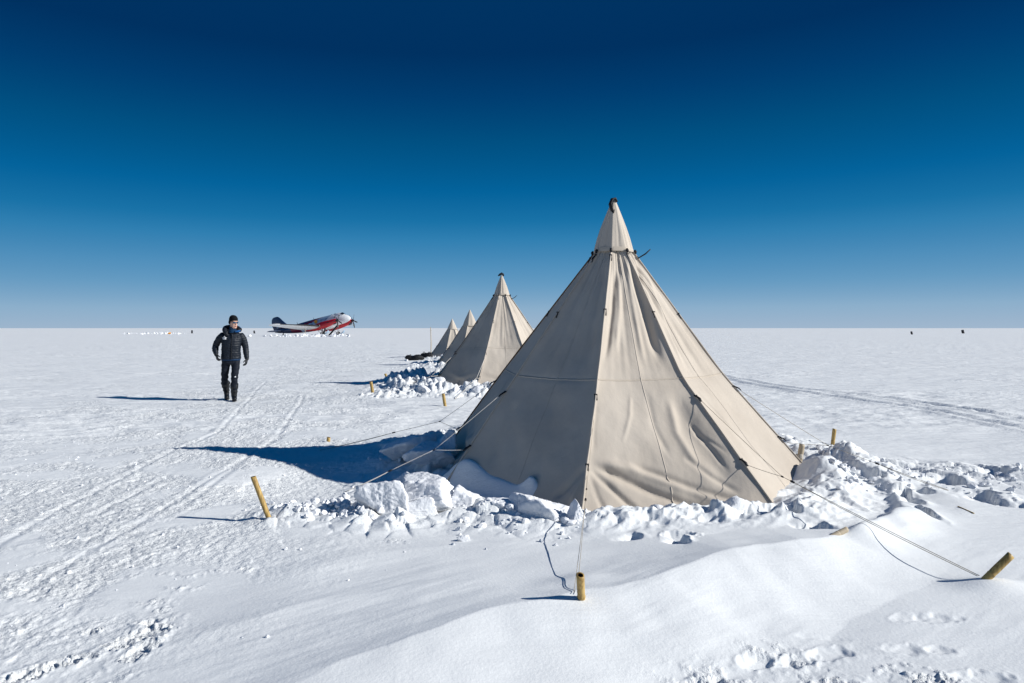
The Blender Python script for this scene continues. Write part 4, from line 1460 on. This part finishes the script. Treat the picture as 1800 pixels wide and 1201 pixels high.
def glove(a, b, side, curl):
    """palm plus five separate fingers; side = +1 thumb towards +x"""
    mb = MB()
    ax = (b - a).normalized()
    w = Vector((.35 * side, -.93, 0)); w = (w - ax * w.dot(ax)).normalized()    # across the palm
    n = ax.cross(w).normalized()
    if n.x * side < 0: n = -n
    loft(mb, [a - ax * .05, a - ax * .01], [.042, .038], 12)
    for q in (-.021, -.007, .007, .021):
        loft(mb, [a + w * q * .7, a + w * q * 1.1 + ax * .045, a + w * q * 1.25 + ax * .082], [.020, .019, .015], 10)
    lens = (.062, .074, .070, .055)
    for q, L in zip((.030, .010, -.010, -.029), lens):
        p0 = a + ax * .080 + w * q
        c = curl
        p1 = p0 + (ax * math.cos(c) + n * math.sin(c)) * L * .5
        p2 = p1 + (ax * math.cos(c * 2.2) + n * math.sin(c * 2.2)) * L * .35
        p3 = p2 + (ax * math.cos(c * 3.1) + n * math.sin(c * 3.1)) * L * .28
        loft(mb, [p0, p1, p2, p3], [.0115, .011, .010, .008], 8)
    t0 = a + ax * .022 + w * .030
    loft(mb, [t0, t0 + w * .028 + ax * .022 + n * .012, t0 + w * .034 + ax * .048 + n * .026, t0 + w * .030 + ax * .066 + n * .036], [.017, .014, .012, .009], 8)
    pbuild(mb, 'glove', M_boot, None, .005, 1)
glove(HAND_L[0], HAND_L[1], 1, .50)
glove(HAND_R[0], HAND_R[1], -1, .40)
# ------------------------------------------------------------------ aircraft
M_pw = mat('aircraft_white', (.72, .73, .75), .35, .5)
M_pn = mat('aircraft_navy', (.006, .030, .095), .35, .5)
M_pr = mat('aircraft_red', (.55, .010, .022), .35, .5)
M_pc = mat('aircraft_crimson', (.18, .010, .030), .35, .5)
M_pl = mat('aircraft_pale_blue', (.30, .42, .55), .4, .5)
M_pk = mat('aircraft_black', (.010, .010, .012), .4, .4)
M_pg = mat('aircraft_glass', (.010, .014, .02), .08, .8)
M_po = mat('aircraft_orange', (.80, .32, .02), .5, .4)
TH = rad(37.0)
PITCH = rad(12.0)
# local frame: x back from the nose, y to the right wing, z up; pivot on the ground under the main gear
u_ = Vector((math.sin(rad(-16.3)), math.cos(rad(-16.3)), 0)); r_ = Vector((u_.y, -u_.x, 0))
fwd = r_ * math.cos(TH) - u_ * math.sin(TH); rgt = -r_ * math.sin(TH) - u_ * math.cos(TH)
G0 = Vector(((580.5 - 900) / FPX * 149.0, 149.0, 0))
GX, GZ = 5.9, -3.02     # main gear contact relative to the nose datum
plane = empty('propeller_aircraft', G0)
tag(plane, 'white, red and navy twin engined propeller aircraft parked nose high on the snow', 'aircraft')
cp, sp = math.cos(PITCH), math.sin(PITCH)


def W(p):
    X, Y, Z = p[0] - GX, p[1], p[2] - GZ
    f = -X; fz = f * cp - Z * sp; z = f * sp + Z * cp
    return G0 + fwd * fz + rgt * Y + Vector((0, 0, z - .02))


def pm(name, mb, mats, parent=None):
    o = mk(name, [W(v) for v in mb.v], mb.f, mats, None, True, mb.m)
    if parent is None:
        o.parent = plane; o.matrix_parent_inverse = Matrix.Translation(-G0)
    else:
        o.parent = parent
    return o


ST = [(0, -.36, .04, .04), (.06, -.36, .18, .18), (.2, -.34, .34, .35), (.5, -.29, .54, .58), (1.0, -.22, .78, .80), (1.5, -.15, .93, .96), (2.1, -.08, 1.05, 1.08), (2.8, 0, 1.13, 1.20), (3.6, .05, 1.19, 1.28),
      (5, .05, 1.22, 1.30), (7, .05, 1.22, 1.30), (9.5, .05, 1.22, 1.30), (11.5, .10, 1.14, 1.21), (13, .18, 1.02, 1.09), (14.5, .28, .88, .95), (16, .40, .70, .80), (17.5, .54, .50, .62), (19, .68, .28, .42), (20.3, .80, .07, .16)]
def interp_st(x):
    for a, b in zip(ST[:-1], ST[1:]):
        if a[0] <= x <= b[0]:
            t = (x - a[0]) / (b[0] - a[0]); return [a[i] + (b[i] - a[i]) * t for i in range(4)]
    return ST[-1]
xs = sorted(set([s_[0] for s_ in ST] + list(np.linspace(.6, 20.2, 90))))
NF = 48
mb = MB()
rg = []
for x in xs:
    _, zc, ry, rz = interp_st(x)
    rg.append([(x, ry * math.sin(2 * math.pi * k / NF), zc + rz * math.cos(2 * math.pi * k / NF)) for k in range(NF)])
mb.rings(rg)
mi = []
for f in mb.f:
    c = sum((mb.v[i] for i in f), Vector()) / len(f)
    _, zc, ry, rz = interp_st(min(20.2, max(0, c.x)))
    h = (c.z - zc) / max(rz, .01)
    m = 0
    if c.x > 6.0:
        e1 = 1.04 - (c.x - 6.0) * .09        # lower edge of the navy back
        e2 = 1.0 - (c.x - 6.0) * .17         # lower edge of the crimson stripe
        if h > e1: m = 1
        elif h > e2: m = 2
        elif h > -.35 and c.x < 13.5: m = 4
        if 12.6 < c.x < 15.6 and h < -.1 - .0 * c.x: m = 2
        if c.x >= 15.4: m = 1
    elif c.x > 4.4 and h > -.1 + (6 - c.x) * .5: m = 4
    mi.append(m)
mb.m = mi
fus = pm('fuselage', mb, [M_pw, M_pn, M_pc, M_pr, M_pl])
# cockpit hump and windows
mb = MB()
mb.rings([[(x, w * math.sin(a), z0 + h * math.cos(a)) for a in np.linspace(0, 2 * math.pi, 21)[:-1]] for x, w, z0, h in
          ((1.35, .20, .62, .12), (1.6, .62, .68, .32), (2.0, .80, .74, .50), (2.5, .86, .80, .53), (3.2, .84, .84, .50), (4.1, .55, .90, .42))])
pm('cockpit_roof', mb, M_pw, fus)
mb = MB()
for s_ in (-1, 1):
    mb.add([(1.36, s_ * .05, .84), (1.42, s_ * .66, .66), (1.86, s_ * .74, 1.10), (1.76, s_ * .05, 1.26)], [(0, 1, 2, 3)] if s_ > 0 else [(3, 2, 1, 0)])
    mb.add([(x - .06, y, z) for x, y, z in ((1.36, s_ * .05, .84), (1.42, s_ * .66, .66), (1.86, s_ * .74, 1.10), (1.76, s_ * .05, 1.26))], [(3, 2, 1, 0)] if s_ > 0 else [(0, 1, 2, 3)])
pm('windscreen', mb, M_pg, fus)
def side_window(x, z, w, h, off=.012):
    for s_ in (-1, 1):
        mb = MB()
        _, zc, ry, rz = interp_st(x)
        P = []
        for dx, dz in ((-w, -h), (w, -h), (w, h), (-w, h)):
            _, c_, a_, b_ = interp_st(x + dx)
            q = max(-1, min(1, (z + dz - c_) / b_)); y = a_ * math.sqrt(max(0, 1 - q * q)) + off
            P.append((x + dx, s_ * y, z + dz))
        Q = [(p[0], p[1] - s_ * .06, p[2]) for p in P]
        mb.add(P + Q, [(0, 1, 2, 3), (7, 6, 5, 4), (0, 4, 5, 1), (1, 5, 6, 2), (2, 6, 7, 3), (3, 7, 4, 0)])
        pm('window', mb, M_pg, fus)
side_window(2.25, .72, .24, .20, .03)
side_window(3.3, .52, .15, .15)
for x in (5.4, 6.7, 8.0, 9.3, 10.6, 11.9): side_window(x, .35 + (x > 11) * .06, .24, .24)
# round orange emblem on the flank and its dark figure
mb = MB()
mb.add([(8.1 + .42 * math.cos(a), 1.225 - .10 * (.55 + .40 * math.sin(a)) ** 2 + .03, .55 + .40 * math.sin(a)) for a in np.linspace(0, 2 * math.pi, 19)[:-1]], [tuple(range(18))])
mb.add([(8.1 + .42 * math.cos(a), 1.225 - .10 * (.55 + .40 * math.sin(a)) ** 2 - .05, .55 + .40 * math.sin(a)) for a in np.linspace(0, 2 * math.pi, 19)[:-1]], [tuple(range(17, -1, -1))])
pm('orange_emblem', mb, M_po, fus)
# antennas
mb = MB()
for x, hgt in ((3.6, .28), (4.6, .18), (9.3, .40), (13.8, .45)):
    _, zc, ry, rz = interp_st(x)
    mb.tube([(x, 0, zc + rz - .05), (x + .12, 0, zc + rz + hgt)], [.07, .025], 6)
pm('antenna', mb, M_pk, fus)


def foil(xle, ch, y, z, t=.14, n=12, inc=.035, vert=False):
    up_, lo_ = [], []
    for i in range(n + 1):
        c = .5 * (1 - math.cos(math.pi * i / n))
        yt = 5 * t * (.2969 * math.sqrt(c) - .126 * c - .3516 * c * c + .2843 * c ** 3 - .1036 * c ** 4)
        up_.append((xle + ch * c, yt * ch, c)); lo_.append((xle + ch * c, -yt * ch, c))
    pts = up_ + lo_[-2:0:-1]
    if vert: return [(x, q, z) for x, q, c in pts]
    return [(x, y, z + q - (c - .3) * ch * inc) for x, q, c in pts]
def wing(side):
    mb = MB()
    R_ = []
    for yy in list(np.linspace(.4, 2.9, 5)): R_.append(foil(5.3, 4.5, side * yy, -.98, .15))
    for yy in np.linspace(3.6, 13.6, 14):
        t = (yy - 2.9) / 11.1
        R_.append(foil(5.3 + 3.2 * t, 4.5 - 2.9 * t, side * yy, -.98 + (yy - 2.9) * .092, .15 - .05 * t))
    for yy, k in ((14.0, .86), (14.3, .6), (14.45, .3)):
        t = (yy - 2.9) / 11.1
        ch = (4.5 - 2.9 * t) * k
        R_.append(foil(5.3 + 3.2 * t + (1 - k) * .8, ch, side * yy, -.98 + (yy - 2.9) * .092, .09))
    mb.rings(R_)
    n = len(R_[0]); mi = []
    for idx, f in enumerate(mb.f):
        m = 0
        if len(f) == 4:
            k = min(i % n for i in f); k2 = max(i % n for i in f)
            y = abs(sum(mb.v[i].y for i in f) / 4)
            if (k in (0, 1, 2, n - 1, n - 2) or k2 in (n - 1,)) and y > 3.4 and y < 13.2 and (k < 3 or k2 >= n - 2): m = 1
        mi.append(m)
    mb.m = mi
    return pm('wing', mb, [M_pw, M_pk])
wing(1); wing(-1)
# nacelles, propellers, landing gear
for s_ in (1, -1):
    mb = MB()
    R_ = []
    for x, r1, zc in ((1.75, .30, -.62), (1.9, .42, -.64), (2.6, .52, -.70), (3.6, .62, -.80), (4.8, .70, -.88), (6.2, .70, -.96), (7.6, .58, -1.05), (9.0, .34, -1.10), (10.1, .06, -1.12)):
        R_.append([(x, s_ * 2.9 + r1 * .88 * math.sin(a), zc + r1 * 1.1 * math.cos(a)) for a in np.linspace(0, 2 * math.pi, 25)[:-1]])
    mb.rings(R_)
    nac = pm('engine_nacelle', mb, M_pr)
    mb = MB()   # intake lip and exhaust
    mb.tube([(1.78, s_ * 2.9, -1.05), (2.3, s_ * 2.9, -1.12), (2.9, s_ * 2.9, -1.15)], [.17, .20, .14], 12)
    mb.tube([(3.2, s_ * 2.9 + .45, -.6), (3.8, s_ * 2.9 + .62, -.62)], [.11, .10], 10)
    pm('air_intake', mb, M_pk, nac)
    mb = MB()
    mb.tube([(1.05, s_ * 2.9, -.60), (1.25, s_ * 2.9, -.60), (1.5, s_ * 2.9, -.60), (1.78, s_ * 2.9, -.62)], [.05, .19, .26, .30], 14)
    prop = pm('spinner', mb, M_pk, nac)
    for b in range(5):
        a = rad(-90 + 72 * b + (8 if s_ > 0 else -4))
        mb = MB()
        ca, sa = math.cos(a), math.sin(a)
        R_ = []
        for rr, w, th, tw in ((.16, .07, .06, 70), (.4, .10, .045, 60), (.8, .135, .03, 45), (1.2, .14, .02, 32), (1.55, .11, .014, 25), (1.66, .05, .01, 22)):
            t_ = rad(tw); P = []
            for q in np.linspace(0, 2 * math.pi, 9)[:-1]:
                cw, ct = w * math.cos(q), th * math.sin(q)
                tang = cw * math.cos(t_) - ct * math.sin(t_); axl = cw * math.sin(t_) + ct * math.cos(t_)
                P.append((1.42 + axl, s_ * 2.9 + rr * ca - tang * sa, -.60 + rr * sa + tang * ca))
            R_.append(P)
        mb.rings(R_)
        pm('propeller_blade', mb, M_pk)
    mb = MB()
    for q in (-.3, .3):
        mb.tube([(5.4, s_ * 2.9 + q, -1.5), (5.75, s_ * 2.9 + q * .9, -2.75)], [.09, .07], 8)
    mb.tube([(6.9, s_ * 2.9, -1.5), (5.9, s_ * 2.9, -2.7)], .06, 8)
    mb.tube([(5.75, s_ * 2.9 - .4, -2.72), (5.75, s_ * 2.9 + .4, -2.72)], .07, 8)
    leg = pm('landing_leg', mb, M_pw)
    mb = MB()
    mb.rings([[(5.75 + r1 * math.cos(a), s_ * 2.9 + y, -2.62 + r1 * math.sin(a)) for a in np.linspace(0, 2 * math.pi, 25)[:-1]] for y, r1 in ((-.17, .28), (-.15, .44), (0, .50), (.15, .44), (.17, .28))])
    pm('wheel', mb, M_pk, leg)
    mb = MB()   # ski, level on the snow
    mb.rings([[(5.8 + dx, s_ * 2.9 + w * q1, -3.0 - dx * .185 + q2 + zz) for q1, q2 in ((-.5, 0), (.5, 0), (.5, .09), (-.5, .09))] for dx, w, zz in ((-1.7, .5, .35), (-1.45, .8, .12), (-1.1, .9, .02), (1.2, .9, .02), (1.5, .7, .03))])
    pm('ski', mb, M_pl, leg)
# tail
mb = MB()
mb.rings([foil(15.0, 5.5, 0, .95, .06, vert=True), foil(16.3, 4.25, 0, 1.5, .08, vert=True), foil(17.0, 3.75, 0, 2.2, .09, vert=True), foil(17.75, 3.0, 0, 3.0, .09, vert=True),
          foil(18.2, 2.4, 0, 3.55, .09, vert=True), foil(18.6, 1.7, 0, 3.9, .09, vert=True), foil(19.0, .9, 0, 4.05, .09, vert=True)])
fin = pm('tail_fin', mb, M_pn)
mb = MB()
pp = [(19.5, 1.62), (19.2, 1.95), (18.85, 1.95), (18.6, 1.7), (18.55, 1.4), (18.9, 1.5), (19.3, 1.35)]
for s_ in (1, -1):
    mb.add([(x, s_ * .20, z + .05) for x, z in pp] + [(x, s_ * .05, z + .05) for x, z in pp],
           [tuple(range(7)), tuple(range(13, 6, -1))] + [(i, (i + 1) % 7, 7 + (i + 1) % 7, 7 + i) for i in range(7)])
pm('tail_emblem', mb, M_pw, fin)
for s_ in (1, -1):
    mb = MB()
    mb.rings([foil(17.0, 2.5, s_ * .2, .62, .09), foil(17.5, 1.95, s_ * 2.2, .62, .09), foil(18.0, 1.3, s_ * 3.8, .62, .09), foil(18.4, .6, s_ * 4.1, .62, .08)])
    pm('tailplane', mb, M_pn)
mb = MB()
mb.tube([(18.0, 0, .1), (18.2, 0, -.35)], [.10, .08], 8)
mb.tube([(18.25, -.1, -.42), (18.25, .1, -.42)], [.22, .22], 14)
pm('tail_wheel', mb, M_pk)

# long black heater ducts running from the engines to the snow
for (ax, ay, bx, by, dz, lb) in ((593.5, 572.0, 578, 588.4, 0, 'long slanting black duct reaching from the far engine down to the snow'),
                                 (571.5, 577.2, 568.5, 588.0, 1.5, 'short steep black duct below the near engine of the aircraft')):
    X, D = at(bx, by)
    D2 = 139.5
    a3 = atD(ax, ay, D2); b3 = Vector(((bx - 900) / FPX * D2, D2, .05))
    n = 14
    mb = MB(); P = []
    for t in range(n + 1): P.append(a3.lerp(b3, t / n))
    mb.tube(P, [.17 * (1 + .07 * (k % 2)) for k in range(n + 1)], 10)
    tag(mb.build('heater_duct', M_pk), lb, 'duct')
mb = MB()
a3 = atD(536.5, 576.8, 138); mb.tube([(a3.x, 138, 0), (a3.x, 138, a3.z)], [.05, .035], 8)
tag(mb.build('marker_stick', M_bamboo_pale), 'thin pale stick standing in the broken snow below the aircraft wing', 'stick')
a3 = atD(608.5, 587.6, 136); b3 = atD(616, 590.2, 136)
mb = MB(); mb.tube([a3, b3], .06, 6)
tag(mb.build('dark_stick', M_pk), 'thin dark stick lying in the snow just right of the aircraft', 'stick')
